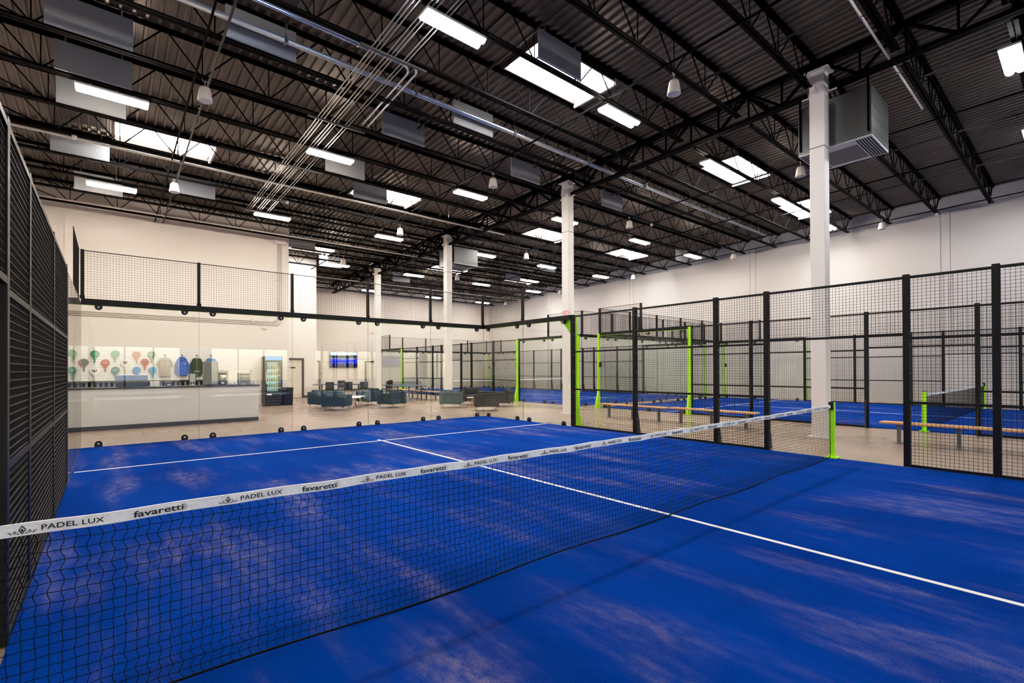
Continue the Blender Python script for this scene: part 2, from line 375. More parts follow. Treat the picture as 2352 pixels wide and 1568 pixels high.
# ------------------------------------------------------------------ roof structure
def joist_proto(x0, x1, c0, c1, node0):
    """local origin: girder end, z=0 at bottom chord underside; x in world minus XG"""
    t = thing('roof_joist', '', 'roof joist')
    tp = MB(); zt = DECK-0.002
    for sy in (-1, 1):
        a, b = (0.012, 0.07) if sy > 0 else (-0.07, -0.012)
        tp.box(x0-XG, x1-XG, a, b, zt-0.012, zt); e = (a, a+0.01) if sy > 0 else (b-0.01, b)
        tp.box(x0-XG, x1-XG, e[0], e[1], zt-0.075, zt-0.012)
    part('top_chord', tp, 'joist', t, False)
    bt = MB()
    for sy in (-1, 1):
        a, b = (0.012, 0.075) if sy > 0 else (-0.075, -0.012)
        bt.box(c0-XG, c1-XG, a, b, 0, 0.012); e = (a, a+0.01) if sy > 0 else (b-0.01, b)
        bt.box(c0-XG, c1-XG, e[0], e[1], 0.012, 0.07)
    part('bottom_chord', bt, 'joist', t, False)
    wb = MB(); P = 1.275; xs = []; x = node0
    while x - P > c0+0.25: x -= P
    while x < c1-0.25: xs.append(x-XG); x += P
    for i, x in enumerate(xs):
        wb.tube([(x,0,0.02),(x,0,zt-0.02)], 0.012, 6)
        wb.tube([(x-0.02,0,0.03),(x-P/2+0.03,0,zt-0.03)], 0.015, 6); wb.tube([(x+0.02,0,0.03),(x+P/2-0.03,0,zt-0.03)], 0.015, 6)
    wb.tube([(xs[0]-0.05,0,0.03),(x0-XG+0.12,0,zt-0.04)], 0.016, 6); wb.tube([(xs[-1]+0.05,0,0.03),(x1-XG-0.12,0,zt-0.04)], 0.016, 6)
    part('web', wb, 'joist', t, False)
    return Proto(t)
jA = joist_proto(XL+0.02, XG-0.02, -6.9, 7.5, 2.03)
jB = joist_proto(XG+0.02, XR-0.01, 8.15, 21.55, 9.6)
for k in range(-5, 20):
    y = yj(k)
    for pr, side, x0 in ((jA,'counter side',0),(jB,'far court side',0)):
        if pr is jA and y > YB1-0.1 and y < YB1+T+0.1: pass
        if k < 0: w_ = '%s joist before the nearest white column' % ORD[-k]
        elif k == 0: w_ = 'joist landing at the nearest white column'
        else: w_ = '%s joist beyond the nearest white column' % ORD[k]
        if pr is jA and y > YB1: continue
        pr.put((XG,y,zb(y)), 0, 'black open web %s, %s' % (w_.replace('joist','roof joist',1), side), 'roof joists')
# shorter joists over the lounge, from the girder to the alcove walls
jC = joist_proto(XB1+0.3, XG-0.02, 2.1, 7.5, 2.03); jD = joist_proto(XB2+0.1, XG-0.02, 4.9, 7.5, 2.03)
for k in range(13, 20):
    y = yj(k)
    (jC if y < YB2-0.1 else jD).put((XG,y,zb(y)), 0, 'short black lounge roof joist, %s beyond the nearest white column' % ORD[k], 'roof joists')

# columns and the girder they carry
YC = [yj(0)-0.1, yj(5)-0.1, yj(10)-0.1, yj(15)-0.1]
COLN = ['nearest and largest white steel column, beside the court doorway','white steel column with the red exit sign, beyond the court corner','white steel column behind the lounge armchairs','farthest white steel column, near the ping pong table']
for i, y in enumerate(YC):
    cap = zb(y)+0.42
    t = thing('steel_column', COLN[i], 'column', (XG,y,FL), 0, 'white steel columns')
    h = 0.15
    part('shaft', MB().box(XG-h, XG+h, y-h, y+h, FL, cap-0.025), 'colp', t, bevel=0.012)
    part('base_plate', MB().box(XG-0.22, XG+0.22, y-0.22, y+0.22, FL, FL+0.025), 'colp', t)
    part('cap_plate', MB().box(XG-0.2, XG+0.2, y-0.24, y+0.24, cap-0.025, cap), 'colp', t)
    br = MB()
    for sy in (-1, 1): br.box(XG-0.012, XG+0.012, *sorted((y+sy*h, y+sy*(h+0.2))), cap-0.52, cap-0.42)
    br.box(XG-h-0.16, XG-h, y-0.012, y+0.012, cap-0.52, cap-0.42)
    part('stabilizer_plate', br, 'colp', t)
    part('strap', MB().box(XG-h-0.004, XG+h+0.004, y-h-0.004, y+h+0.004, cap-1.75, cap-1.735), 'grey_steel', t)
gy = [YC[0]-5*DJ] + YC + [YB3]
gx = ['before the nearest white column','between the nearest and the second white column','between the second and third white columns','between the third and fourth white columns','past the farthest white column']
for i in range(5):
    a, b = gy[i], gy[i+1]; Ln = b-a
    t = thing('roof_girder', 'heavy black truss girder %s' % gx[i], 'girder', (XG,a,zb(a)), 0, 'roof girders')
    def Z(y, dz): return -0.0225*y + dz
    tp = MB(); bt = MB(); wb = MB()
    for s in (-1, 1):
        xa = s*0.05
        tp.bar((xa,0.02,Z(0,0.62)),(xa,Ln-0.02,Z(Ln,0.62)), 0.075, 0.1)
        bt.bar((xa,0.22,Z(0,-0.03)),(xa,Ln-0.22,Z(Ln,-0.03)), 0.075, 0.09)
    for e in (0.14, Ln-0.14): tp.box(-0.09, 0.09, e-0.12, e+0.12, Z(e,0.42)+0.002, Z(e,0.58))
    n = 5; P = Ln/n
    for k in range(n):
        m_ = (k+0.5)*P
        wb.bar((0,m_,Z(m_,0)),(0,k*P+0.06,Z(k*P,0.58)), 0.06, 0.06); wb.bar((0,m_,Z(m_,0)),(0,(k+1)*P-0.06,Z((k+1)*P,0.58)), 0.06, 0.06)
        wb.bar((0,m_,Z(m_,0)),(0,m_,Z(m_,0.58)), 0.04, 0.04)
        if k: wb.bar((0,k*P,Z(k*P,0)),(0,k*P,Z(k*P,0.58)), 0.035, 0.035)
    part('top_chord', tp, 'joist', t, False); part('bottom_chord', bt, 'joist', t, False); part('web', wb, 'joist', t, False)
# bridging bars tying the joists
for n_, (x, ya, ybx, dz, m_, lb) in enumerate([(4.25,yj(-5),YB2-0.06,0.0,'joist','thin black bridging bar under the joists, just short of the columns'),
    (-3.2,yj(-5),YB1-0.05,-0.02,'joist','thin black bridging bar under the joists nearest the counter side'),
    (0.55,yj(-5),YB1-0.05,0.68,'joist','thin black bridging bar high between joists above the net middle'),
    (11.6,yj(-5),yj(19),0.0,'joist','thin black bridging bar under the joists, first past the columns'),
    (15.2,yj(-5),yj(19),0.0,'joist','thin black bridging bar under the joists, second past the columns'),
    (18.9,yj(-5),yj(19),0.0,'joist','thin black bridging bar under the joists nearest the block wall'),
    (20.9,yj(-5),yj(19),0.02,'joist','thin black bridging bar along the block wall under the joist ends')]):
    mb = MB().bar((x,ya,zb(ya)+dz),(x,ybx,zb(ybx)+dz), 0.035, 0.035)
    solo('bridging_bar', mb, m_, lb, 'bridging bar', 'bridging bars', (x,ya,zb(ya)))
for x, dz, lb in ((-2.95,-0.035,'dark red sprinkler branch pipe near the counter side'),(1.9,0.47,'dark red sprinkler branch pipe above the net middle'),(6.2,0.55,'dark red sprinkler branch pipe just short of the columns'),
                  (10.1,0.5,'dark red sprinkler branch pipe first past the columns'),(14.3,0.5,'dark red sprinkler branch pipe over the far courts'),(18.0,0.5,'dark red sprinkler branch pipe nearest the block wall')):
    ya, ye = yj(-5), (YB1-0.1 if x < XB1 else (YB2-0.1 if x < XB2 else YB3-0.1))
    t = thing('sprinkler_pipe', lb, 'pipe', (x,ya,zb(ya)+dz), 0, 'sprinkler branch pipes')
    part('pipe', MB().tube([(x,ya,zb(ya)+dz),(x,ye,zb(ye)+dz)], 0.022, 8), 'rust', t, smooth=True)
    hd = MB(); yy = yj(-4)+0.4
    while yy < ye-0.5:
        hd.tube([(x,yy,zb(yy)+dz),(x,yy,zb(yy)+dz-0.07)], 0.012, 6); yy += 3.1
    part('sprinkler_head', hd, 'rust', t)
# long pipes along the joists
def run(name, lb, pts, r, m_, hang=None, cat='pipe'):
    t = thing(name, lb, cat, pts[0])
    part('pipe', MB().tube(pts, r, 10), m_, t, smooth=True)
    if hang:
        for x in hang:
            y, z = pts[0][1], pts[0][2]
            hb = MB().tube([(x,y,z+r),(x,y,zb(y)+DECK)], 0.006, 5); hb.bar((x-0.02,y,z),(x+0.02,y,z), r*2.5, r*2.5)
            part('hanger', hb, 'bolt', t)
    return t
run('sprinkler_main_pipe', 'fat galvanised sprinkler main crossing the roof under the deck', [(XL+0.02,7.05,zb(7)+0.28),(XR-0.02,7.15,zb(7)+0.28)], 0.055, 'pipe', [-4.5,-1.93,0.9,3.9,6.9,9.9,12.9,15.9,18.9])
for j, dy in enumerate((0, 0.09)):
    z = zb(6)+0.06; xe = 0.26+0.14*j; y = 6.0-dy
    pts = [(XL+0.02,y,z)] + [(xe-0.25+0.25*math.sin(a), y+0.25-0.25*math.cos(a), z) for a in [PI/2*q/6 for q in range(7)]] + [(xe,8.6,zb(8.6)-0.02)]
    run('bent_conduit', ['inner bright conduit bending along the roof above the net','outer bright conduit bending along the roof above the net'][j], pts, 0.024, 'pipe', [-3.5,-0.9], 'conduit')
run('steel_conduit', 'bright straight conduit under the deck by the nearest column', [(2.0,-0.34,zb(0)+0.02),(10.7,-0.34,zb(0)+0.02)], 0.022, 'wpipe', [5.8,8.4], 'conduit')
run('white_conduit', 'white conduit slung under the joists near the counter side', [(XL+0.02,13.70,zb(13.7)-0.03),(8.9,13.70,zb(13.7)-0.03)], 0.03, 'wpipe', [-3,0,3,6], 'conduit')
run('white_conduit', 'white conduit slung under the joists over the lounge', [(XL+0.02,19.4,zb(19.4)-0.03),(12,19.4,zb(19.4)-0.03)], 0.03, 'wpipe', [-3,0,3,6,9], 'conduit')
run('white_conduit', 'pale conduit crossing the roof near the far end wall', [(XB2+0.05,27.0,zb(27)-0.055),(XR-0.02,27.0,zb(27)-0.055)], 0.03, 'wpipe', [8,12,16], 'conduit')
for i in range(8):
    x = -0.72 + 0.075*i + (0.09 if i > 2 else 0) + (0.12 if i > 5 else 0); ya = -4.0 if i < 5 else 2.2; ye = 17.3-0.1*i
    t = solo('thin_conduit', MB().tube([(x,ya,zb(ya)-0.02),(x,ye,zb(ye)-0.02)], 0.012, 6), 'conduit',
         'thin metal conduit, %s of a parallel bundle under the joists' % ORD[i+1], 'conduit', 'bundle of thin conduits', (x,ya,zb(ya)-0.02), smooth=True)
for k in (1, 3, 5, 7, 9, 10):
    y = yj(k); solo('conduit_rail', MB().box(-0.95, 0.45, y-0.025, y+0.025, zb(y)-0.075, zb(y)-0.035), 'grey_steel',
        'dark strut rail carrying the thin conduits, %s joist past the nearest column' % ORD[k], 'strut rail', 'conduit strut rails', (-0.25,y,zb(y)-0.075))

# ------------------------------------------------------------------ lights
t = thing('strip_light', '', 'ceiling light')
part('housing', MB().box(-0.62, 0.62, -0.165, 0.165, 0.0, 0.05), 'housing', t, False, bevel=0.01)
for sgn in (-1, 1):
    mb = MB(); n = 6; prof2 = [(sgn*0.083+0.07*math.cos(PI+PI*q/n), 0.055*math.sin(PI+PI*q/n)) for q in range(n+1)]
    mb.prism(prof2, 0, -0.6, 0.6); part('lens', mb, 'lens', t, False, True)
wr = MB()
for sx in (-1, 1): wr.tube([(sx*0.5,0,0.05),(sx*0.35,-0.05,0.12)], 0.004, 5)
part('hanger_wire', wr, 'bolt', t, False)
pl = Proto(t)
t2 = dup(t)
for ch in t2.children:
    if ch.name.startswith('lens'):
        ch.data = ch.data.copy(); ch.data.materials[0] = M['lens_cool']
pcool = Proto(t2)
LX = [-4.5, 0.17, 4.9, 9.5, 14.5, 19.2]
RN = {-6:'row behind the camera',-2:'row over the near half court',2:'row just beyond the net',6:'row above the back service line',10:'row over the counter',14:'row over the lounge',18:'row by the far end wall'}
CN = ['nearest the counter side','second from counter side','third from counter side','just past the white columns','over mid far courts','nearest block wall']
for k in (-2, 2, 6, 10, 14, 18):
    for i, x in enumerate(LX):
        y = yj(k)+0.1
        if k >= 14 and x < 3 or (k == 18 and x < 6) or (k == -6 and i > 2): continue
        xx = 10.12 if (k, i) == (10, 3) else x
        (pcool if k < 0 else pl).put((xx,y,zb(y)-0.12), 0, 'bright twin strip light, %s, %s' % (RN[k], CN[i]), 'twin strip ceiling lights')
# ------------------------------------------------------------------ speakers
t = thing('pendant_speaker', '', 'speaker')
part('body', MB().lathe([(0.05,0.0),(0.085,-0.01),(0.105,-0.05),(0.125,-0.17),(0.138,-0.26),(0.138,-0.285),(0.125,-0.29)], 24), 'spk', t, False, True)
part('grille', MB().lathe([(0.122,-0.291),(0.122,-0.295),(0.0,-0.2951)], 24), 'grille', t, False)
part('hanger', MB().tube([(0,0,-0.005),(0,0,0.10),(0.02,0,0.22)], 0.006, 6).tube([(0.05*math.cos(2*PI*q/14), 0.0, 0.16+0.05*math.sin(2*PI*q/14)) for q in range(15)], 0.006, 5), 'spk', t, False)
ps = Proto(t)
SPX = {-3.02:'on the counter side', 4.6:'on the near side of the columns', 11.5:'just past the columns', 20.3:'close to the block wall'}
SPK = {1:'beside the net', 5:'above the back service line', 9:'level with the counter', 13:'over the lounge', 17:'near the far end wall'}
for k in (1, 5, 9, 13, 17):
    for x in SPX:
        y = yj(k)+0.02
        if k == 1 and x < 0 or (k >= 13 and x < 4) or (k == 17 and x < 18): continue
        ps.put((x,y,zb(y)-0.16), 0, 'white pendant speaker %s, %s' % (SPX[x], SPK[k]), 'white pendant speakers')
# ------------------------------------------------------------------ acoustic baffles
t = thing('acoustic_baffle', '', 'acoustic panel')
part('panel', MB().box(-0.62, 0.62, -0.025, 0.025, 0.0, 0.60), 'felt', t, False, bevel=0.008)
for sx in (-0.45, 0.45): part('clip', MB().box(sx-0.012, sx+0.012, -0.012, 0.012, 0.58, 0.70).box(sx-0.012, sx+0.012, 0.012, 0.036, 0.665, 0.70), 'bolt', t, False)
pb = Proto(t)
for x, k, lb in [(-4.83,5,'hung highest by the counter side'),(-4.8,6,'second from the top by the counter side'),(-4.87,7,'behind the upper strip light by the counter side'),(-5.18,9,'under the white conduit by the counter side'),
    (-4.83,11,'behind the lower strip light by the counter side'),(-2.34,10,'behind a white speaker, beside the lower strip light'),(-2.3,4,'crossed by the fat galvanised pipe near the top'),(1.5,5,'above the mid row strip light, with no pipe'),
    (2.67,4,'crossed by the fat galvanised pipe mid hall'),(1.1,7,'just under the mid row strip light'),(2.6,8,'beside the mid row skylight'),(2.67,2,'in front of the big nearest skylight'),(5.85,5,'next to a white speaker short of the columns'),
    (10.26,5,'just past the second white column'),(2.55,13,'in the gap beside the counter wall top'),(5.0,15,'under a strip light over the lounge'),(15.8,13,'high over the far court, behind others'),(15.9,11,'under a strip light over the far court'),
    (20.4,7,'by the block wall beside a strip light'),(10.15,16,'near the farthest white column')]:
    y = yj(k)-0.10
    pb.put((x,y,zb(y)+0.03), 0, 'grey felt acoustic baffle %s' % lb, 'grey acoustic baffles')
# ------------------------------------------------------------------ ducts
def hvac(x0, y0, sx, sy, z0, z1, lb):
    t = thing('air_handler', lb, 'air unit', (x0+sx/2,y0+sy/2,z0), 0, 'galvanised air units')
    x1, y1 = x0+sx, y0+sy
    part('duct_box', MB().box(x0, x1, y0, y1, z0+0.03, z1), 'duct', t)
    fr = MB()
    for z in (z0+0.2, z0+0.46, z0+0.72): fr.box(x0-0.006, x1+0.006, y0-0.006, y1+0.006, z, z+0.012)
    part('seam', fr, 'duct', t)
    dp = MB().box(x0, x1, y0, y1, z0, z0+0.03)
    part('diffuser', dp, 'alu', t)
    part('blank_plate', MB().box(x0+0.3, x1-0.16, y0+0.34, y1-0.34, z0-0.006, z0), 'ductb', t, label='dark grey centre plate')
    lv = MB(); lw = MB()
    for k in range(6):
        yy = y0+0.03+k*0.05
        lv.box(x0+0.06, x1-0.06, yy, yy+0.026, z0-0.004, z0); lw.box(x0+0.06, x1-0.06, y1-(yy-y0)-0.026, y1-(yy-y0), z0-0.004, z0)
    part('louvre', lv, 'slot', t); part('louvre', lw, 'slot', t)
    hg = MB()
    for yy in (y0+0.05, y1-0.05): hg.box(x0-0.03, x0-0.006, yy-0.02, yy+0.02, z0+0.1, z1+0.3)
    part('hanger_rail', hg, 'joist', t)
hvac(8.17, 0.08, 1.37, 1.45, 6.6, 7.72, 'large galvanised air unit with louvres beside the nearest white column')
hvac(8.05, 16.45, 1.37, 1.45, 6.6, 7.40, 'galvanised air unit behind the third white column')
for (u, lb, y, x) in ((0,'small white dome camera under the joist by the counter side',yj(8),-5.25),(0,'small white dome camera under the joist over the bar conduits',yj(9),0.25),(0,'small white dome camera on the far court joist',yj(5),13.0),(0,'small white dome camera near the block wall',yj(0),21.3)):
    t = thing('ceiling_dome_camera', lb, 'camera', (x,y,zb(y)), 0, 'dome cameras')
    part('base', MB().lathe([(0.055,0),(0.06,-0.03),(0.06,-0.05)], 16, (x,y,zb(y))), 'housing', t, smooth=True)
    part('dome', MB().lathe([(0.058,-0.05),(0.05,-0.085),(0.025,-0.105),(0.0,-0.11)], 16, (x,y,zb(y))), 'housing', t, smooth=True)
# ------------------------------------------------------------------ padel courts
def axis_pt(ax, fix, t, z): return (fix,t,z) if ax == 1 else (t,fix,z)
def screen(ax, fix, a, b, z0, z1, step=0.05, th=0.004):
    """welded wire screen in a vertical plane: ax=1 runs along y at x=fix, ax=0 runs along x at y=fix"""
    mb = MB(); n = max(1, round((b-a)/step)); m_ = max(1, round((z1-z0)/step))
    for i in range(n+1): mb.wire(axis_pt(ax,fix,a+(b-a)*i/n,z0), axis_pt(ax,fix,a+(b-a)*i/n,z1), th)
    for j in range(m_+1): mb.wire(axis_pt(ax,fix+th*0.8,a,z0+(z1-z0)*j/m_), axis_pt(ax,fix+th*0.8,b,z0+(z1-z0)*j/m_), th)
    return mb
def abox(mb, ax, f0, f1, a, b, z0, z1):
    f0, f1 = min(f0,f1), max(f0,f1); a, b = min(a,b), max(a,b)
    return mb.box(f0,f1,a,b,z0,z1) if ax == 1 else mb.box(a,b,f0,f1,z0,z1)
HT = 2.97
def fence(lb, x, sg, ys, name='mesh_fence', group=None, zlow=0.03, th=0.004, cross=None):
    """side fence along y at x; sg = outward direction; ys = posts"""
    t = thing(name, lb, 'fence', (x,(ys[0]+ys[-1])/2,0), 0, group)
    lo = 2.06 if zlow > 1 else 0.03
    for y in ys:
        if zlow > 1: break
        p = MB().box(*sorted((x, x+sg*0.10)), y-0.042, y+0.042, 0, HT+0.03)
        part('post', p, 'black', t, bevel=0.004)
        g = MB().prism([(x+sg*0.10,0.0),(x+sg*0.25,0.0),(x+sg*0.25,0.05),(x+sg*0.10,0.75)], 1, y-0.006, y+0.006)
        if abs(y) != 6.0 and abs(abs(y-20.75)-6) > 0.01 and abs(abs(y+0.24)-6) > 0.01: part('gusset', g, 'grey_steel', t)
        for z in ((0.35,0.9,1.45,1.9,2.45,2.8) if abs(x) < 6 else ()): part('bolt', MB().box(*sorted((x+sg*0.03, x+sg*0.05)), y-0.048, y-0.042, z, z+0.02), 'bolt', t)
    xs_ = x+sg*0.016
    for a, b in zip(ys[:-1], ys[1:]):
        a2, b2 = a+0.043, b-0.043
        mp_ = part('mesh_panel', screen(1, xs_, a2, b2, lo, HT-0.02, 0.05, th), 'wire', t)
        if cross:
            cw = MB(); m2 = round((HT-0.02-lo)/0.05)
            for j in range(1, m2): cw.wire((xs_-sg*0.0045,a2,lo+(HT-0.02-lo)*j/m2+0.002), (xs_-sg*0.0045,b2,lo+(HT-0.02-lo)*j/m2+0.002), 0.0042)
            part('cross_wire', cw, cross, mp_)  # extra strands coloured as if lit from above
        for z in ([0.02,1.0,2.0,HT-0.02] if lo < 1 else [2.06,HT-0.02]):
            part('rail', abox(MB(), 1, xs_-0.015, xs_+0.015, a2, b2, z-0.02, z+0.02), 'black', t)
    return t
def pane(mb, ax, f, a, b): return abox(mb, ax, f-0.006, f+0.006, a+0.004, b-0.004, 0.015, 2.90)
CLAMP = [(-0.062,0),(0.062,0)] + [(0.062*math.cos(PI*q/8), 0.055+0.062*math.sin(PI*q/8)) for q in range(9)]
def glass_wall(lb, ax, f, sg, joints, scr, cat='glass wall', bare=False, group=None):
    """glass panes between joints in the plane at f (outward sg); scr = range carrying the upper screen"""
    mid = (joints[0]+joints[-1])/2
    t = thing('glass_wall', lb, cat, axis_pt(ax,f,mid,0), 0, group)
    for a, b in zip(joints[:-1], joints[1:]):
        gp = part('glass_pane', pane(MB(), ax, f, a, b), 'glass', t)
        for e in (a+0.0035, b-0.0035): part('pane_edge', abox(MB(), ax, f-0.003, f+0.003, e-0.001, e+0.001, 0.015, 2.90), 'edge', gp)
        for e in (() if bare else (a+0.27, b-0.27)):
            for top in (False, True):
                z0 = 0.0 if not top else 2.90
                mb = MB(); sgn = -1 if top else 1
                mb.prism([(e+u, z0+sgn*w_) for u, w_ in CLAMP], 1-ax if ax == 0 else 0, f-0.028, f+0.028)
                cl = part('clamp', mb, 'rubber', t)
                bo = MB(); zc = z0+sgn*0.062
                abox(bo, ax, f-0.034, f+0.034, e-0.016, e+0.016, zc-0.016, zc+0.016); part('bolt', bo, 'bolt', cl)
    rl = abox(MB(), ax, f-0.03, f+0.06*sg if sg > 0 else f+0.03, joints[0], joints[-1], 2.885, 3.0)
    if sg < 0: rl = abox(MB(), ax, f-0.06, f+0.03, joints[0], joints[-1], 2.885, 3.0)
    if not bare:
        part('top_rail', rl, 'black', t)
        part('rail_trim', abox(MB(), ax, f+sg*0.035, f+sg*0.055, joints[0], joints[-1], 2.874, 2.885), 'lime', t, label='thin lime green edge under the rail')
    if scr:
        js = [j for j in joints if scr[0]-0.01 <= j <= scr[1]+0.01]
        for a, b in zip(js[:-1], js[1:]): part('mesh_screen', screen(ax, f+sg*0.03, a, b, 3.0, 3.97, 0.05, 0.0036), 'wire', t)
        for j in (() if bare else js):
            if ax == 1 and j in (joints[0], joints[-1]) and abs(j-round(mid)) > 0 and j == (js[-1] if js[-1] == joints[-1] else js[0]): continue   # the end wall brings the corner post
            jj = min(max(j, js[0]+0.02), js[-1]-0.02)
            pm = MB(); abox(pm, ax, f-0.025, f+0.055*sg if sg > 0 else f+0.025, jj-0.028, jj+0.028, 3.0, 3.985)
            if sg < 0: pm = MB(); abox(pm, ax, f-0.055, f+0.025, jj-0.028, jj+0.028, 3.0, 3.985)
            pm2 = abox(pm, ax, f-0.03, f+0.03, jj-0.04, jj+0.04, 3.0, 3.06)
            part('screen_post', pm2, 'black', t)
        rl = MB(); abox(rl, ax, f+sg*0.03-0.006, f+sg*0.03+0.006, js[0], js[-1], 3.962, 3.978); part('top_wire', rl, 'black', t)
    return t
def lime_post(lb, x, y, sg, ys_, group='lime green court posts', bracket=0, box=False, top=2.95):
    """lime corner post standing outside the glass; sg outward in x"""
    t = thing('court_post', lb, 'post', (x,y,0), 0, group)
    part('post', MB().box(*sorted((x+sg*0.102, x+sg*0.168)), y-0.042, y+0.042, FL, top), 'lime', t)
    part('base_gusset', MB().prism([(x+sg*0.168,FL),(x+sg*0.34,FL),(x+sg*0.34,0.05),(x+sg*0.168,0.75)], 1, y-0.042, y+0.042), 'lime', t)
    if bracket:
        part('corner_bracket', MB().prism([(y+bracket*0.05,2.93),(y+bracket*0.62,2.93),(y+bracket*0.40,2.80),(y+bracket*0.22,2.64),(y+bracket*0.05,2.42)], 0, *sorted((x+sg*0.062,x+sg*0.12))), 'lime', t)
    if box:
        part('switch_box', MB().box(*sorted((x+sg*0.11, x+sg*0.18)), y-0.13, y-0.05, 1.62, 1.80), 'dark', t)
    return t
def net_post(lb, x, y, out):
    t = thing('net_post', lb, 'net post', (x,y,0), 0, 'lime green net posts')
    part('post', MB().box(x-0.04, x+0.04, y-0.04, y+0.04, 0.0, 0.95), 'lime', t, bevel=0.005)
    part('base_plate', MB().box(x-0.11, x+0.11, y-0.09, y+0.09, 0.0, 0.015), 'lime', t)
    part('winch', MB().box(*sorted((x-out*0.04, x-out*0.066)), y-0.035, y+0.035, 0.83, 0.96), 'dark', t)
    return t
def ztop(u): return 0.905-0.02*(1-(u/5)**2)+0.004*math.sin(u*9.3)*math.sin(u*3.1)
def net(lb, xc, yc, fine):
    t = thing('court_net', lb, 'net', (xc,yc,0), 0, None)
    W = 4.93
    def yo(u, z):                       # gentle belly towards the near side at the foot
        k = 1-z/0.9
        return yc - 0.05*k*k*(1-(abs(u)/5)**2)*(1+0.15*math.sin(u*1.9))
    mb = MB()
    if fine:
        cs = 0.043; nx = int(2*W/cs); nz = 19
        def zz(u, j): return ztop(u)-0.045 - (ztop(u)-0.045-0.018-0.012*math.sin(u*2.7))*(j/nz)**0.985
        rnd = [random.uniform(-1,1) for _ in range(nx+2)]; rz = [random.uniform(-1,1) for _ in range(nz+2)]
        def P(i, j):                    # knot position, rows shift against each other
            u = -W + 2*W*i/nx
            dx = 0.0066*(1 if j % 2 else -1)*(0.55+0.45*math.sin(u*1.3+j*0.4)) + 0.003*rnd[i]*math.sin(j*1.7+i)
            return u+dx, zz(u,j)+0.0025*math.sin(i*2.1+j)
        def strand(pts, th=0.0033):
            n = 3; rings = []
            for q, p in enumerate(pts):
                p = Vector(p); d_ = (Vector(pts[min(q+1,len(pts)-1)])-Vector(pts[max(q-1,0)])).normalized()
                a = d_.cross(Vector((0,1,0))).normalized(); b = Vector((0,1,0))
                rings.append([p+(a*math.cos(2*PI*k/n)+b*math.sin(2*PI*k/n))*th*0.55 for k in range(n)])
            v = [x for rg in rings for x in rg]
            f = [(q*n+k, q*n+(k+1)%n, (q+1)*n+(k+1)%n, (q+1)*n+k) for q in range(len(pts)-1) for k in range(n)]
            mb.add(v, f)
        for i in range(nx+1):
            pts = []
            for j in range(nz):
                (ua, za), (ub, zb2) = P(i,j), P(i,j+1)
                for q in (0, 0.2, 0.35, 0.5, 0.65, 0.8):
                    s = q**3*(q*(6*q-15)+10); u = ua+(ub-ua)*s; z = za+(zb2-za)*q
                    pts.append((xc+u, yo(u,z), z))
            u, z = P(i,nz); pts.append((xc+u, yo(u,z), z)); strand(pts)
        for j in range(nz+1):
            pts = []
            for i in range(nx+1):
                u, z = P(i,j); pts.append((xc+u, yo(u,z), z))
            strand(pts, 0.0030)
        foot = [(xc-W+2*W*i/120, yo(-W+2*W*i/120,0.02), zz(-W+2*W*i/120,nz)) for i in range(121)]
        part('netting', mb, 'cord', t)
        part('foot_cord', MB().tube(foot, 0.006, 6), 'cord', t, smooth=True)
    else:
        n = int(2*W/0.046)
        for i in range(n+1):
            u = -W+2*W*i/n; mb.wire((xc+u,yc,0.03),(xc+u,yc,ztop(u)-0.04), 0.0035)
        for j in range(20):
            z = 0.03+0.82*j/19; mb.wire((xc-W,yc,z),(xc+W,yc,z), 0.0035)
        part('netting', mb, 'cord', t)
    tb = MB(); n = 160
    for side in (-1, 1):
        for i in range(n):
            ua = -W+2*W*i/n; ub = -W+2*W*(i+1)/n; yy = yc+side*0.006
            wa = 0.0015*math.sin(ua*23)+0.001*math.sin(ua*51); wb_ = 0.0015*math.sin(ub*23)+0.001*math.sin(ub*51)
            tb.quad((xc+ua,yy+side*wa,ztop(ua)-0.052),(xc+ub,yy+side*wb_,ztop(ub)-0.052),(xc+ub,yy-side*wb_,ztop(ub)),(xc+ua,yy-side*wa,ztop(ua)))
    for i in range(n):
        ua = -W+2*W*i/n; ub = -W+2*W*(i+1)/n
        tb.quad((xc+ua,yc-0.006,ztop(ua)),(xc+ub,yc-0.006,ztop(ub)),(xc+ub,yc+0.006,ztop(ub)),(xc+ua,yc+0.006,ztop(ua)))
    tp = part('top_tape', tb, 'tape', t)
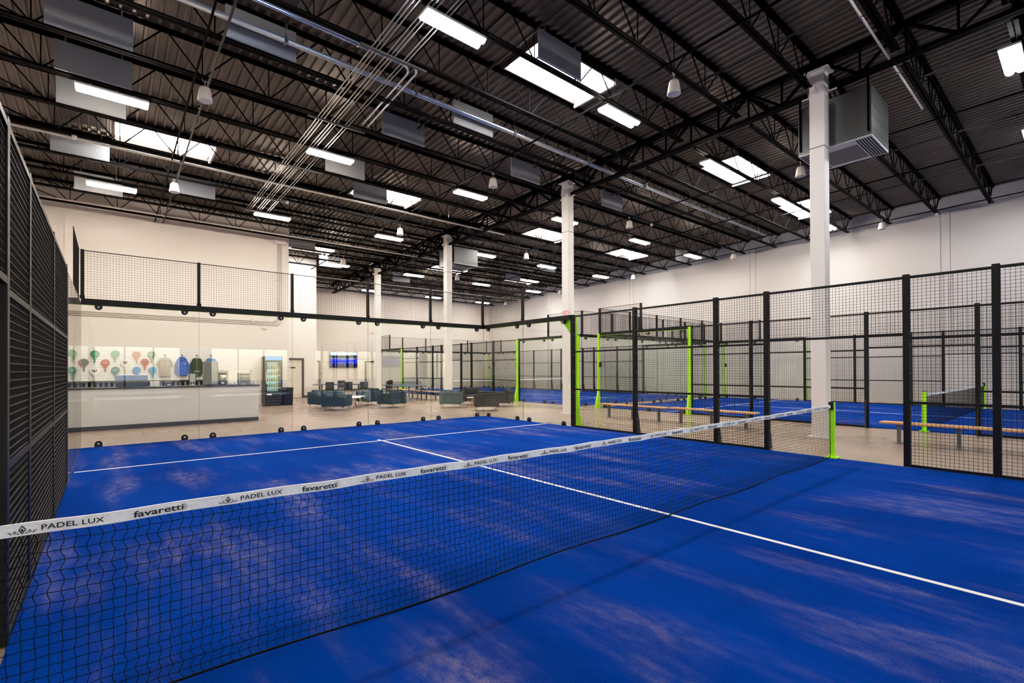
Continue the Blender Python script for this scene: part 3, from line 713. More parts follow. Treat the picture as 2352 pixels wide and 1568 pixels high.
    # lettering printed along the band
    if fine:
        per = 0.755
        pv, pf = text_mb('PADEL LUX', 0.205, 0.0225, 0.012, 0.0, 1.05); fv, ff = text_mb('favaretti', 0.195, 0.030, 0.014)
        sv, sf = text_mb('PADEL', 0.022, 0.006)
        def dia(cx, cz, w_, h): return [(cx-w_,cz),(cx,cz+h),(cx+w_,cz),(cx,cz-h)]
        u0 = -4.885
        yl = yc-0.0105
        while u0 < 4.7:
            lm = MB(); cm = MB(); fm = MB()
            def put(mb_, v2, fs, ux, dz):
                mb_.add([(xc+u0+ux+a, yl, ztop(u0+ux+a)-0.052+dz+b) for a, b in v2], fs)
            cx = 0.047
            def poly(p): put(cm, p, [tuple(range(len(p)))], 0, 0)
            o = dia(cx,0.026,0.012,0.019); i_ = dia(cx,0.026,0.008,0.013)
            for q in range(4): poly([o[q],o[(q+1)%4],i_[(q+1)%4],i_[q]])
            poly(dia(cx,0.024,0.0045,0.008))
            for sx in (-1, 1):
                o = dia(cx+sx*0.0225,0.017,0.006,0.008); i_ = dia(cx+sx*0.0225,0.017,0.0033,0.0045)
                for q in range(4): poly([o[q],o[(q+1)%4],i_[(q+1)%4],i_[q]])
                poly([(cx+sx*0.007,0.009),(cx+sx*0.018,0.009),(cx+sx*0.013,0.014)])
                poly([(cx+sx*0.028,0.010),(cx+sx*0.036,0.010),(cx+sx*0.033,0.014)])
                poly([(cx+sx*0.033,0.016),(cx+sx*0.036,0.012),(cx+sx*0.045,0.023)])
            put(lm, pv, pf, 0.105, 0.015)
            if u0+0.62 < 4.85:
                put(fm, fv, ff, 0.415, 0.010)
                fm.add([(xc+u0+0.612, yl, ztop(u0+0.612)-0.044), (xc+u0+0.6135, yl, ztop(u0)-0.044), (xc+u0+0.6135, yl, ztop(u0)-0.014), (xc+u0+0.612, yl, ztop(u0)-0.014)], [(0,1,2,3)])
                fm.add([(xc+u0+0.6235-b, yl, ztop(u0+0.62)-0.040+a) for a, b in sv], sf)
                part('brand_lettering', fm, 'ink', tp)
            part('crown_emblem', cm, 'ink', tp); part('club_lettering', lm, 'ink', tp)
            u0 += per
    lc = MB(); 
    for side in (-1, 1):
        x = xc+side*W; pts = []
        for q in range(45): pts.append((x+side*(0.018 if q % 2 else -0.004), yc, 0.04+0.82*q/44))
        lc.tube(pts, 0.004, 5)
    part('lacing', lc, 'cord', t)
    return t
def turf(lb, xc, yc, y0, y1):
    t = thing('court_turf', lb, 'court turf', (xc,yc,0), 0, 'blue court surfaces')
    part('turf', MB().box(xc-4.998, xc+4.998, y0, y1, FL, 0.0), 'turf', t)
    def line(x0, x1, ya, yb_): part('court_line', MB().box(x0, x1, ya, yb_, 0.0002, 0.0032), 'line', t, label='white line')
    line(xc-4.97, xc+4.97, yc+6.925, yc+6.975); line(xc-4.97, xc+4.97, yc-6.975, yc-6.925); line(xc-0.025, xc+0.025, yc-7.15, yc+7.15)
    return t
# court 1, the one the photographer stands in
turf('sand dusted blue turf of the near court, under the big net', 0, 0, -9.99, 9.99)
net('near court net, white band printed with black lettering', 0, -0.08, True)
net_post('lime green net post by the open doorway of the near court', 5.03, -0.08, 1)
net_post('lime green net post on the counter wall side of the near court', -5.03, -0.08, -1)
fence('near court mesh fence between the net doorway and the glass corner, facing the bench aisle', 5.0, 1, [1.0, 2.0, 4.0, 6.0])
fence('near court mesh fence closest to the camera, right of the open doorway', 5.0, 1, [-6.1, -4.1, -2.1, -1.1])
fence('mesh screen bridging the doorway above the lime net post', 5.0, 1, [-1.1, 1.0], name='door_header_screen', zlow=2)
fence('tall dark mesh fence seen edge on along the counter side', -5.0, -1, [1.0, 2.0, 4.0, 6.0], th=0.0065, cross='wire_lit')
fence('dark mesh screen above the doorway on the counter wall side', -5.0, -1, [-1.1, 1.0], name='door_header_screen', zlow=2)
glass_wall('near court back glass wall with black top rail, facing the counter', 0, 10.0, 1, [-5,-3,-1,1,3,5], (-5,5))
glass_wall('near court side glass wall by the second white column', 1, 5.0, 1, [6.04,8.0,10.0], (8.0,10.0))
glass_wall('near court side glass wall next to the counter side', 1, -5.0, -1, [6.04,8.0,10.0], (8.0,10.0), bare=True)
lime_post('lime green bracketed post at the end of the near court glass', 5.0, 6.0, 1, 1, bracket=1)
lime_post('lime green post at the near court glass beside the counter side', -5.0, 6.0, -1, 1, bracket=1)
# the two far courts
def far_court(nm, xc, yc, front, y0):
    xl, xr = xc-5, xc+5
    turf('blue turf of the %s' % nm, xc, yc, y0, yc+9.99)
    net('net of the %s' % nm, xc, yc-0.1 if not front else yc, False)
    ny = yc-0.1 if not front else yc
    net_post('lime green net post on the aisle side of the %s' % nm, xl-0.03, ny, -1)
    net_post('lime green net post on the block wall side of the %s' % nm, xr+0.03, ny, 1)
    for x, sg, sd in ((xl,-1,'aisle side'),(xr,1,'block wall side')):
        fence('%s mesh fence on the %s, beyond its net' % (nm, sd), x, sg, [yc+1.05,yc+2.05,yc+4,yc+6])
        if front or sg > 0: fence('%s mesh fence on the %s, before its net' % (nm, sd), x, sg, [yc-6,yc-4,yc-2.05,yc-1.05] if front else [yc-4,yc-2.05,yc-1.05])
        else: fence('%s mesh fence on the %s, before its net' % (nm, sd), x, sg, [yc-4,yc-2.05,yc-1.05])
        fence('%s screen over the doorway on the %s' % (nm, sd), x, sg, [yc-1.05,yc+1.05], name='door_header_screen', zlow=2)
        glass_wall('%s side glass wall on the %s, at the back' % (nm, sd), 1, x, sg, [yc+6.04,yc+8,yc+10], (yc+8,yc+10))
        lime_post('lime green post where mesh meets back glass, %s, %s' % (sd, nm), x, yc+6.0, sg, 1)
        lime_post('lime green back corner post, %s, %s' % (sd, nm), x, yc+9.95, sg, 1, box=True)
        if front:
            glass_wall('%s side glass wall on the %s, at the front' % (nm, sd), 1, x, sg, [yc-10,yc-8,yc-6.04], (yc-10,yc-8))
            lime_post('lime green post where mesh meets front glass, %s, %s' % (sd, nm), x, yc-6.0, sg, 1)
            lime_post('lime green front corner post, %s, %s' % (sd, nm), x, yc-9.95, sg, 1)
    glass_wall('back glass wall of the %s' % nm, 0, yc+10, 1, [xl,xl+2,xl+4,xl+6,xl+8,xr], (xl,xr))
    if front: glass_wall('front glass wall of the %s' % nm, 0, yc-10, -1, [xl,xl+2,xl+4,xl+6,xl+8,xr], (xl,xr))
far_court('second court', 15.65, -0.24, False, -6.0)
far_court('third court', 15.65, 20.75, True, 10.77)
# ------------------------------------------------------------------ benches
def bench_proto(n, L=2.43):
    t = thing('bench', '', 'bench')
    part('seat', MB().box(-0.15, 0.15, -L/2, L/2, 0.40, 0.44), 'wood', t, False, bevel=0.012)
    for i in range(n):
        y = -L/2+0.30 + (L-0.60)*i/(n-1)
        lg = MB().box(-0.03, 0.03, y-0.03, y+0.03, 0.0, 0.385).box(-0.12, 0.12, y-0.03, y+0.03, 0.385, 0.40).box(-0.09, 0.09, y-0.07, y+0.07, 0.0, 0.008)
        part('leg', lg, 'legsteel', t, False)
    return Proto(t)
bp_ = bench_proto(3)
bp_.put((7.95,3.64,FL), 0, 'wooden bench in the aisle, end nearest the doorway, beyond the mesh fence', 'aisle benches')
bp_.put((7.8,6.09,FL), 0, 'wooden bench in the aisle between the nearest and second white columns', 'aisle benches')
bp_.put((7.92,-1.32,FL), 0, 'wooden bench in the aisle seen through the doorway, before the far net', 'aisle benches')
bp_.put((8.1,19.2,FL), 0, 'wooden bench far down the aisle beyond the lounge, nearer one', 'aisle benches')
bp_.put((8.15,21.7,FL), 0, 'wooden bench far down the aisle beyond the lounge, farther one', 'aisle benches')

# ------------------------------------------------------------------ reception counter
cx0, cx1, cy0, cy1 = -5.80, -1.0, 13.6, 14.35
t = thing('reception_counter', 'long pale reception counter with dark top', 'counter', ((cx0+cx1)/2,cy0+0.3,FL))
part('front_panel', MB().box(cx0, cx1, cy0, cy1, 0.10, 1.06), 'cfront', t)
part('toe_kick', MB().box(cx0, cx1-0.005, cy0+0.01, cy1-0.02, FL, 0.10), 'kick', t)
part('worktop', MB().box(cx0, cx1+0.03, cy0-0.03, cy1+0.02, 1.06, 1.10), 'ctop', t, bevel=0.004)
CT = 1.10
yc_ = 13.95
t = thing('display_case', 'low display case on the counter, black base, sky reflection painted blue on top', 'display case', (-4.09,yc_,CT))
part('base', MB().box(-4.42, -3.76, yc_-0.14, yc_+0.14, CT, CT+0.17), 'dark', t, bevel=0.01)
part('top', MB().box(-4.44, -3.74, yc_-0.15, yc_+0.15, CT+0.17, CT+0.32), mat('case_sky_reflection',(0.16,0.29,0.55),0.35), t, bevel=0.01)  # blue of the top is reflected sky put into its colour
solo('sign_card', MB().box(-3.69, -3.47, 13.9, 13.915, CT, CT+0.15), mat('card_white',(0.85,0.80,0.78),0.6), 'small white card standing on the counter beside the display case', 'sign card', None, (-3.58,13.9,CT))
t = thing('card_terminal', 'small dark payment terminal on the counter', 'card terminal', (-3.26,13.9,CT))
part('body', MB().prism([(13.84,CT),(13.98,CT),(13.98,CT+0.14),(13.84,CT+0.08)], 0, -3.33, -3.19), 'dark', t)
part('screen', MB().box(-3.30, -3.22, 13.832, 13.84, CT+0.02, CT+0.06), 'alu', t)
t = thing('tablet_stand', 'black framed tablet on a stand upon the counter', 'tablet', (-2.69,13.9,CT))
part('foot', MB().box(-2.75, -2.63, 13.86, 13.98, CT, CT+0.02).box(-2.71, -2.67, 13.91, 13.94, CT+0.02, CT+0.14), 'alu', t)
part('frame', MB().box(-2.78, -2.60, 13.89, 13.91, CT+0.08, CT+0.37), 'dark', t, bevel=0.006)
part('screen', MB().box(-2.762, -2.618, 13.886, 13.89, CT+0.10, CT+0.35), mat('tablet_screen',(0.55,0.60,0.60),0.3), t)
t = thing('glass_cooler', 'tall grey countertop cooler in front of the last blue shirt', 'cooler', (-2.23,13.95,CT))
part('cabinet', MB().box(-2.41, -2.06, 13.8, 14.15, CT+0.02, CT+0.71), mat('cooler_grey',(0.22,0.235,0.225),0.35), t, bevel=0.01)
part('door', MB().box(-2.23, -2.08, 13.79, 13.80, CT+0.06, CT+0.68), mat('cooler_glass',(0.36,0.40,0.37),0.15), t)
part('foot', MB().box(-2.38, -2.10, 13.83, 14.1, CT, CT+0.02), 'dark', t)
t = thing('drink_urn', 'steel drinks urn with looped black handle on the counter', 'urn', (-1.93,13.95,CT))
part('base', MB().lathe([(0.12,0),(0.125,0.02),(0.125,0.09),(0.11,0.10)], 20, (-1.93,13.95,CT)), 'dark', t, smooth=True)
part('body', MB().lathe([(0.108,0.10),(0.108,0.33)], 20, (-1.93,13.95,CT)), 'chrome', t, smooth=True)
part('lid', MB().lathe([(0.12,0.33),(0.125,0.345),(0.10,0.375),(0.03,0.39)], 20, (-1.93,13.95,CT)), 'dark', t, smooth=True)
part('handle', MB().tube([(-1.93+0.10*math.cos(PI*q/12),13.95,CT+0.345+0.09*math.sin(PI*q/12)) for q in range(13)], 0.010, 6), 'dark', t, smooth=True)
part('label', MB().box(-1.97, -1.90, 13.82, 13.84, CT+0.04, CT+0.09), 'white', t)
t = thing('sneeze_guard', 'clear acrylic guard box standing on the counter end', 'guard', (-1.48,13.8,CT))
part('panel', MB().box(-1.81, -1.15, 13.72, 13.728, CT, CT+0.44), 'glass', t)
part('side', MB().box(-1.81, -1.802, 13.728, 14.1, CT, CT+0.44).box(-1.158, -1.15, 13.728, 14.1, CT, CT+0.44), 'glass', t)
t = thing('toaster_oven', 'grey toaster oven behind the acrylic guard', 'toaster oven', (-1.33,13.95,CT))
part('body', MB().box(-1.50, -1.18, 13.86, 14.12, CT+0.02, CT+0.36), mat('oven_grey',(0.42,0.40,0.38),0.3,0.5), t, bevel=0.01)
part('door', MB().box(-1.48, -1.20, 13.85, 13.86, CT+0.05, CT+0.24), mat('oven_glass',(0.14,0.135,0.13),0.2), t)
part('vent', MB().box(-1.48, -1.20, 13.85, 13.86, CT+0.29, CT+0.33), 'dark', t)
part('foot', MB().box(-1.48, -1.44, 13.9, 14.08, CT, CT+0.02).box(-1.24, -1.20, 13.9, 14.08, CT, CT+0.02), 'dark', t)
t = thing('serving_tray', 'dark tray with small cups beside the steel urn', 'tray', (-1.66,13.95,CT))
part('tray', MB().box(-1.78, -1.54, 13.85, 14.02, CT, CT+0.012), 'dark', t)
part('cup', MB().lathe([(0.02,0.012),(0.03,0.07)], 12, (-1.71,13.93,CT)), 'white', t, smooth=True); part('cup', MB().lathe([(0.02,0.012),(0.03,0.07)], 12, (-1.60,13.93,CT)), 'white', t, smooth=True)
solo('takeaway_box', MB().box(-1.04, -0.99, 14.0, 14.2, CT, CT+0.10), 'white', 'small white box at the far end of the counter', 'box', None, (-1.02,14.1,CT))

# ------------------------------------------------------------------ pro shop wall
yw = YB1
t = thing('slat_panel', 'white slatwall panel carrying paddles and shirts', 'slatwall', (-3.5,yw-0.01,1.8))
sl = MB(); z = 1.17
while z < 2.46: sl.box(-5.79, -1.0, yw-0.02, yw-0.001, z, z+0.094); z += 0.10
part('board', sl, 'white', t)
part('backing', MB().box(-5.79, -1.0, yw-0.008, yw-0.0005, 1.17, 2.46), mat('groove',(0.42,0.38,0.35),0.7), t)
t = thing('back_cabinet', 'dark low cabinet along the shop wall behind the counter', 'cabinet', (-3.5,20.2,FL))
part('carcass', MB().box(-5.8, -1.05, 20.0, yw-0.002, FL, 0.85).box(-5.8, -1.05, 20.35, yw-0.002, 0.85, 1.12), 'dark', t)
part('shelf_top', MB().box(-5.8, -1.05, 20.0, yw-0.002, 1.12, 1.16), 'ctop', t)
can = thing('ball_can', '', 'ball can')
part('tube', MB().lathe([(0.036,0.0),(0.036,0.23)], 12), mat('can_plastic',(0.30,0.30,0.31),0.3), can, False, True)
part('lid', MB().lathe([(0.038,0.23),(0.038,0.25),(0.0,0.251)], 12), mat('can_lid',(0.5,0.5,0.5),0.4), can, False, True)
pc = Proto(can)
for i in range(26):
    x = -5.35 + i*0.155
    pc.put((x,20.12,0.852), 0, 'grey tube of balls standing in the dark cabinet under the paddles', 'ball tubes in the back cabinet')
# paddles
def racket_outline(k=1.0):
    pts = []
    for q in range(0, 25):                 # round head, then straight shoulders tapering to the grip
        a = -PI/2+0.95 + (2*PI-1.90)*q/24
        pts.append((0.127*k*math.cos(a), 0.328+0.127*k*math.sin(a)))
    pts += [(-0.036,0.165),(-0.019,0.13),(-0.019,0.0),(0.019,0.0),(0.019,0.13),(0.036,0.165)]
    return pts
def face_outline():
    return [(0.108*math.cos(2*PI*q/28), 0.325+0.112*math.sin(2*PI*q/28)) for q in range(28)]
def letter_w():                            # fat rounded letter w with small serifs
    mb = MB(); y0, y1, zb_, zt_ = -0.0235, -0.0205, 0.322, 0.368
    for x in (-0.052, 0.0, 0.052):
        mb.box(x-0.0125, x+0.0125, y0, y1, zb_, zt_); 
    for x in (-0.058, 0.0, 0.052): mb.box(x-0.02, x+0.014, y0, y1, zt_, zt_+0.010)
    for cx_ in (-0.026, 0.026):
        o = [(cx_+0.0385*math.cos(PI+PI*q/10), zb_+0.036*math.sin(PI+PI*q/10)) for q in range(11)]; n_ = [(cx_+0.0135*math.cos(PI+PI*q/10), zb_+0.012*math.sin(PI+PI*q/10)) for q in range(11)]
        for q in range(10): mb.prism([o[q],o[q+1],n_[q+1],n_[q]], 1, y0, y1)
    return mb
def racket(x, z, lb, frame, face, letter, grip):
    t = thing('padel_racket', lb, 'racket', (x,yw-0.06,z), 0, 'paddles on the shop wall')
    part('frame', MB().prism(racket_outline(), 1, -0.019, 0.019), frame, t, False, bevel=0.004)
    part('face', MB().prism(face_outline(), 1, -0.021, -0.019), face, t, False)
    part('emblem', letter_w(), letter, t, False)
    part('grip', MB().lathe([(0.022,0.0),(0.021,0.005),(0.018,0.11),(0.017,0.125)], 10, (0,0,0)), grip, t, False, True)
    part('hook', MB().bar((0,0.02,0.15),(0,0.039,0.15),0.02,0.02), 'chrome', t, False)
C = lambda n, c_: mat('racket_'+n, c_, 0.4, 0, 0.05)
Gr = C('green',(0.045,0.27,0.13)); Gl = C('mint',(0.16,0.36,0.24)); Sal = C('salmon',(0.62,0.22,0.17)); Rd = C('red',(0.42,0.035,0.035)); Dk = C('charcoal',(0.06,0.07,0.07)); Wh = C('white',(0.80,0.78,0.75)); Tl = C('teal',(0.06,0.24,0.25)); BlSky = C('blue',(0.10,0.28,0.58)); CySky = C('cyan',(0.07,0.33,0.52)); Sg = C('sage',(0.24,0.33,0.25)); Ltr = C('ghost',(0.30,0.40,0.34)); Kb = C('ink',(0.02,0.018,0.018)); Gy = C('greyish',(0.30,0.32,0.40))  # blue and cyan are the window reflection's tint painted into the paddles
for a in [(-5.54,1.85,'green paddle in the top row behind the court fence end',Gr,Gl,Ltr,Dk),(-4.97,1.84,'bright green paddle in the top row above the lowest white paddle',Gr,Gr,Gl,Gr),
    (-4.39,1.85,'mint green paddle in the top row, dark edged',Gl,Gl,Ltr,Wh),(-3.76,1.83,'salmon paddle in the top row',Sal,Sal,Gy,Dk),(-3.30,1.84,'sage green paddle in the top row next to the grey shirt',Sg,Sg,Ltr,Dk),
    (-5.27,1.53,'charcoal paddle in the middle row',Dk,Dk,Kb,Dk),(-4.68,1.51,'red paddle with a grey band in the middle row',Rd,Rd,Gy,Dk),(-4.11,1.52,'white paddle with black letter in the middle row',Wh,Wh,Kb,Wh),(-3.51,1.55,'dark red paddle in the middle row next to the salmon one',Rd,Rd,Dk,Wh),
    (-5.54,1.24,'blue green paddle in the bottom row behind the court fence end',Tl,Gr,Ltr,Dk),(-4.98,1.21,'white paddle with black letter in the bottom row',Wh,Wh,Kb,Wh),(-4.39,1.24,'teal paddle in the bottom row partly behind the display case',Tl,Tl,Ltr,Dk),(-3.76,1.24,'paddle in the bottom row above the display case, reflected sky painted on blue',BlSky,BlSky,CySky,Dk),(-3.27,1.24,'paddle in the bottom row below the sage one, reflected sky painted on cyan',CySky,CySky,BlSky,Wh)]:
    racket(*a)
# shirts on hangers
def shirt(x, zt, w_, L, lb, col, kind):
    m_ = mat('cloth_'+kind, col, 0.9, 0, 0.12, 12, 0.3, 18)
    t = thing('shirt', lb, 'shirt', (x,yw-0.07,zt), 0, 'shirts on the shop wall')
    h = w_/2
    body = [(-0.07,0),(-h*0.62,-0.05),(-h*0.70,-0.30),(-h*0.70,-L),(h*0.70,-L),(h*0.70,-0.30),(h*0.62,-0.05),(0.07,0),(0.03,-0.035),(-0.03,-0.035)]
    part('body', MB().prism(body, 1, -0.045, 0.045), m_, t, False, bevel=0.018)
    sl_ = 0.30 if kind == 'tee' else 0.62
    for sx in (-1, 1):
        ar = [(sx*h*0.60,-0.045),(sx*h*0.98,-0.17 if kind == 'tee' else -0.26),(sx*h*1.0,-sl_),(sx*h*0.78,-sl_-0.02),(sx*h*0.69,-0.22)]
        part('sleeve', MB().prism(ar, 1, -0.035, 0.035), m_, t, False, bevel=0.014)
    hk = MB().tube([(0,0,-0.02),(0,0,0.05),(0.02,0,0.075),(0.0,0,0.10),(-0.02,0,0.085)], 0.006, 6); hk.bar((-0.16,0,-0.045),(0,0,-0.005),0.02,0.012); hk.bar((0.16,0,-0.045),(0,0,-0.005),0.02,0.012)
    part('hanger', hk, 'dark', t, False)
    part('hook', MB().box(-0.02, 0.02, 0.012, 0.048, 0.09, 0.13), 'dark', t, False)
    if kind == 'zip': part('zip', MB().box(-0.006, 0.006, -0.05, -0.045, -L, -0.05), mat('zip_gold',(0.45,0.36,0.14),0.5), t, False); part('print', MB().box(-0.10, 0.10, -0.05, -0.046, -0.56, -0.53), mat('print_pale',(0.5,0.55,0.45),0.6), t, False)
    if kind == 'hood': part('hood', MB().prism([(-0.13,-0.06),(-0.09,0.03),(0.0,0.05),(0.09,0.03),(0.13,-0.06),(0.0,-0.12)], 1, -0.065, 0.02), m_, t, False, bevel=0.015)
    if kind in ('hood','tee'): part('chest_logo', MB().box(0.05, 0.11, -0.052, -0.046, -0.25, -0.22), mat('logo_pale',(0.6,0.62,0.62),0.6), t, False)
shirt(-2.88, 2.05, 0.52, 0.74, 'grey short sleeved shirt on a hanger, next to the paddles', (0.36,0.33,0.30), 'tee')
shirt(-2.32, 2.05, 0.49, 0.72, 'blue hooded sweatshirt on a hanger beside the grey shirt', (0.07,0.16,0.50), 'hood')
shirt(-1.82, 2.05, 0.47, 0.74, 'dark green zip top on a hanger', (0.035,0.07,0.028), 'zip')
shirt(-1.32, 2.05, 0.50, 0.76, 'blue collared shirt half hidden by the grey cooler', (0.08,0.20,0.45), 'polo')
# wall conduits and box
t = thing('wall_conduit', 'three thin conduits running along the counter wall and up its end', 'conduit', (-2,yw-0.03,3.62))
for i in range(3):
    z = 3.55+0.07*i; xe = 1.27+0.07*(2-i)
    pts = [(XL+0.03,yw-0.03,z+0.02)] + [(xe-0.3+0.3*math.sin(a), yw-0.03, z+0.3-0.3*math.cos(a)) for a in [PI/2*q/6 for q in range(7)]] + [(xe,yw-0.03,7.2)]
    part('conduit', MB().tube(pts, 0.013, 6), 'wpipe', t, smooth=True)
st = MB()
for x in (-4.2,-1.9,0.2): st.box(x-0.012, x+0.012, yw-0.05, yw, 3.50, 3.78)
st.box(1.2, 1.48, yw-0.05, yw, 5.55, 5.575); part('strap', st, 'wpipe', t)
solo('junction_box', MB().box(1.1, 1.6, yw-0.12, yw-0.001, 7.2, 7.55), 'wall', 'pale junction box high on the end of the counter wall', 'junction box', None, (1.35,yw-0.06,7.2), bevel=0.01)
solo('wall_sensor', MB().box(0.62, 0.78, yw-0.07, yw-0.001, 3.36, 3.50), 'wall', 'small white sensor box below the wall conduits', 'sensor', None, (0.7,yw-0.03,3.36), bevel=0.01)

# ------------------------------------------------------------------ drinks fridge and bin
fx0, fx1, fy0, fy1 = 0.58, 1.28, 19.82, 20.46
t = thing('drinks_fridge', 'tall black glass door drinks fridge with blue header', 'fridge', (0.93,20.1,FL))
cb = MB().box(fx0, fx0+0.04, fy0, fy1, 0.10, 2.14).box(fx1-0.04, fx1, fy0, fy1, 0.10, 2.14).box(fx0+0.04, fx1-0.04, fy1-0.04, fy1, 0.10, 2.14).box(fx0+0.04, fx1-0.04, fy0, fy1-0.04, 0.10, 0.52).box(fx0+0.04, fx1-0.04, fy0, fy1-0.04, 1.98, 2.14)
part('cabinet', cb, 'dark', t)
part('header', MB().box(fx0+0.02, fx1-0.02, fy0-0.02, fy0, 1.97, 2.13), mat('header_blue',(0.12,0.30,0.62),0.4,emit=(0.15,0.35,0.8),estr=0.35), t)
dr = MB().box(fx0+0.02, fx0+0.07, fy0-0.03, fy0, 0.56, 1.95).box(fx1-0.07, fx1-0.02, fy0-0.03, fy0, 0.56, 1.95).box(fx0+0.07, fx1-0.07, fy0-0.03, fy0, 0.56, 0.62).box(fx0+0.07, fx1-0.07, fy0-0.03, fy0, 1.89, 1.95)
dd = part('door', dr, 'dark', t)
part('pane', MB().box(fx0+0.07, fx1-0.07, fy0-0.02, fy0-0.012, 0.62, 1.89), 'glass', dd)
part('handle', MB().box(fx0+0.03, fx0+0.05, fy0-0.07, fy0-0.03, 0.95, 1.5), 'alu', dd)
part('back_panel', MB().box(fx0+0.04, fx1-0.04, fy1-0.06, fy1-0.045, 0.54, 1.95), mat('fridge_liner',(0.5,0.62,0.56),0.5,emit=(0.7,1.0,0.85),estr=0.25), t)
SH = [0.78,1.04,1.30,1.56]
for z in SH: part('shelf', MB().box(fx0+0.05, fx1-0.05, fy0+0.04, fy1-0.08, z-0.015, z), mat('shelf_white',(0.75,0.85,0.82),0.4,emit=(0.8,1,0.95),estr=0.3), t)
part('grille', MB().box(fx0+0.03, fx1-0.03, fy0-0.012, fy0, 0.40, 0.42).box(fx0+0.03, fx1-0.03, fy0-0.012, fy0, 0.30, 0.32).box(fx0+0.03, fx1-0.03, fy0-0.012, fy0, 0.21, 0.23), 'grey_steel', t)
part('sticker', MB().box(fx0+0.08, fx0+0.27, fy0-0.012, fy0-0.001, 0.46, 0.52), 'white', t, label='small white sticker')
for sx in (fx0+0.06, fx1-0.06): part('caster', MB().tube([(sx,fy0+0.05,FL+0.05),(sx+0.03,fy0+0.05,FL+0.05)], 0.05, 12), 'dark', t)
bot = thing('drink_bottle', '', 'bottle')
part('body', MB().lathe([(0.03,0),(0.032,0.01),(0.032,0.12),(0.013,0.165),(0.013,0.185)], 10), mat('drink_amber',(0.50,0.30,0.06),0.25), bot, False, True)
part('cap', MB().lathe([(0.015,0.185),(0.015,0.20),(0,0.201)], 10), 'white', bot, False)
Pb = Proto(bot)
can2 = thing('drink_can', '', 'drink can')
part('body', MB().lathe([(0.026,0),(0.031,0.012),(0.031,0.13),(0.025,0.142)], 10), mat('can_green',(0.05,0.30,0.16),0.3,0.4), can2, False, True); part('lid', MB().lathe([(0.025,0.142),(0.0,0.1425)], 10), 'bolt', can2, False)
Pc = Proto(can2)
SN = ['lowest','second lowest','second highest','highest']
for j, z in enumerate(SH):
    for i in range(6):
        x = fx0+0.12+i*0.092
        if (i+j) % 3: Pb.put((x,fy0+0.12,z+0.001), 0, 'amber drink bottle on the %s fridge shelf' % SN[j], 'bottles on the %s fridge shelf' % SN[j])
        else: Pc.put((x,fy0+0.12,z+0.001), 0, 'green drink can on the %s fridge shelf' % SN[j], 'cans on the %s fridge shelf' % SN[j])
t = thing('waste_bin', 'navy waste bin beside the drinks fridge', 'bin', (1.52,20.0,FL))
bx = [(1.32,19.85),(1.74,19.85),(1.74,20.3),(1.32,20.3)]
mb = MB(); n = 4
vs = [(x_*1+(0.02 if x_ < 1.5 else -0.02), y_, FL) for x_, y_ in bx] + [(x_, y_, 0.74) for x_, y_ in bx]
mb.add(vs, [(3,2,1,0),(0,1,5,4),(1,2,6,5),(2,3,7,6),(3,0,4,7)])
part('body', mb, 'navyplastic', t)
part('rim', MB().box(1.30, 1.76, 19.83, 20.32, 0.74, 0.77), 'navyplastic', t, bevel=0.008)

# ------------------------------------------------------------------ doors and small wall things
def door(nm, x0, x1, y, z1, frame_l=True):
    f = MB(); f.box(x1, x1+0.10, y-0.10, y, FL, z1+0.08).box(x0-(0.10 if frame_l else 0), x1, y-0.10, y, z1, z1+0.08)
    if frame_l: f.box(x0-0.10, x0, y-0.10, y, FL, z1)
    d_ = struct(nm, f, 'doorf')
    struct('door_panel', MB().box(x0, x1, y-0.05, y, FL+0.01, z1), 'doorp', d_)
    struct('door_handle', MB().tube([(x0+0.07,y-0.05,1.0),(x0+0.07,y-0.10,1.0),(x0+0.17,y-0.10,1.0)], 0.01, 6), 'chrome', d_)
door('door_1', 3.02, 3.74, YB2, 2.12, False)
solo('door_plaque', MB().box(3.16, 3.38, YB2-0.062, YB2-0.05, 1.64, 1.71), 'dark', 'small dark plaque on the alcove door', 'plaque', None, (3.27,YB2-0.056,1.64))
door('door_2', 6.05, 6.85, YB3, 2.12); door('door_3', 10.35, 11.2, YB3, 2.12)
for x, lb in ((7.0,'small red alarm call point beside the lounge television'),(10.12,'small red alarm call point beside the far exit door')):
    t = thing('alarm_call_point', lb, 'alarm', (x,YB3-0.02,1.22), 0, 'alarm call points')
    part('case', MB().box(x-0.08, x+0.08, YB3-0.03, YB3-0.001, 1.22, 1.40), 'white', t); part('button', MB().box(x-0.04, x+0.04, YB3-0.045, YB3-0.03, 1.26, 1.34), 'red', t)
t = thing('television', 'wall mounted television showing a blue court match', 'television', (8.62,YB3-0.08,2.28))
part('casing', MB().box(7.60, 9.63, YB3-0.10, YB3-0.03, 1.70, 2.86), 'dark', t, bevel=0.01)
part('screen', MB().box(7.625, 9.605, YB3-0.104, YB3-0.10, 1.725, 2.835), M['tv'], t)
part('bracket', MB().box(8.3, 8.9, YB3-0.03, YB3-0.001, 2.0, 2.5), 'grey_steel', t)
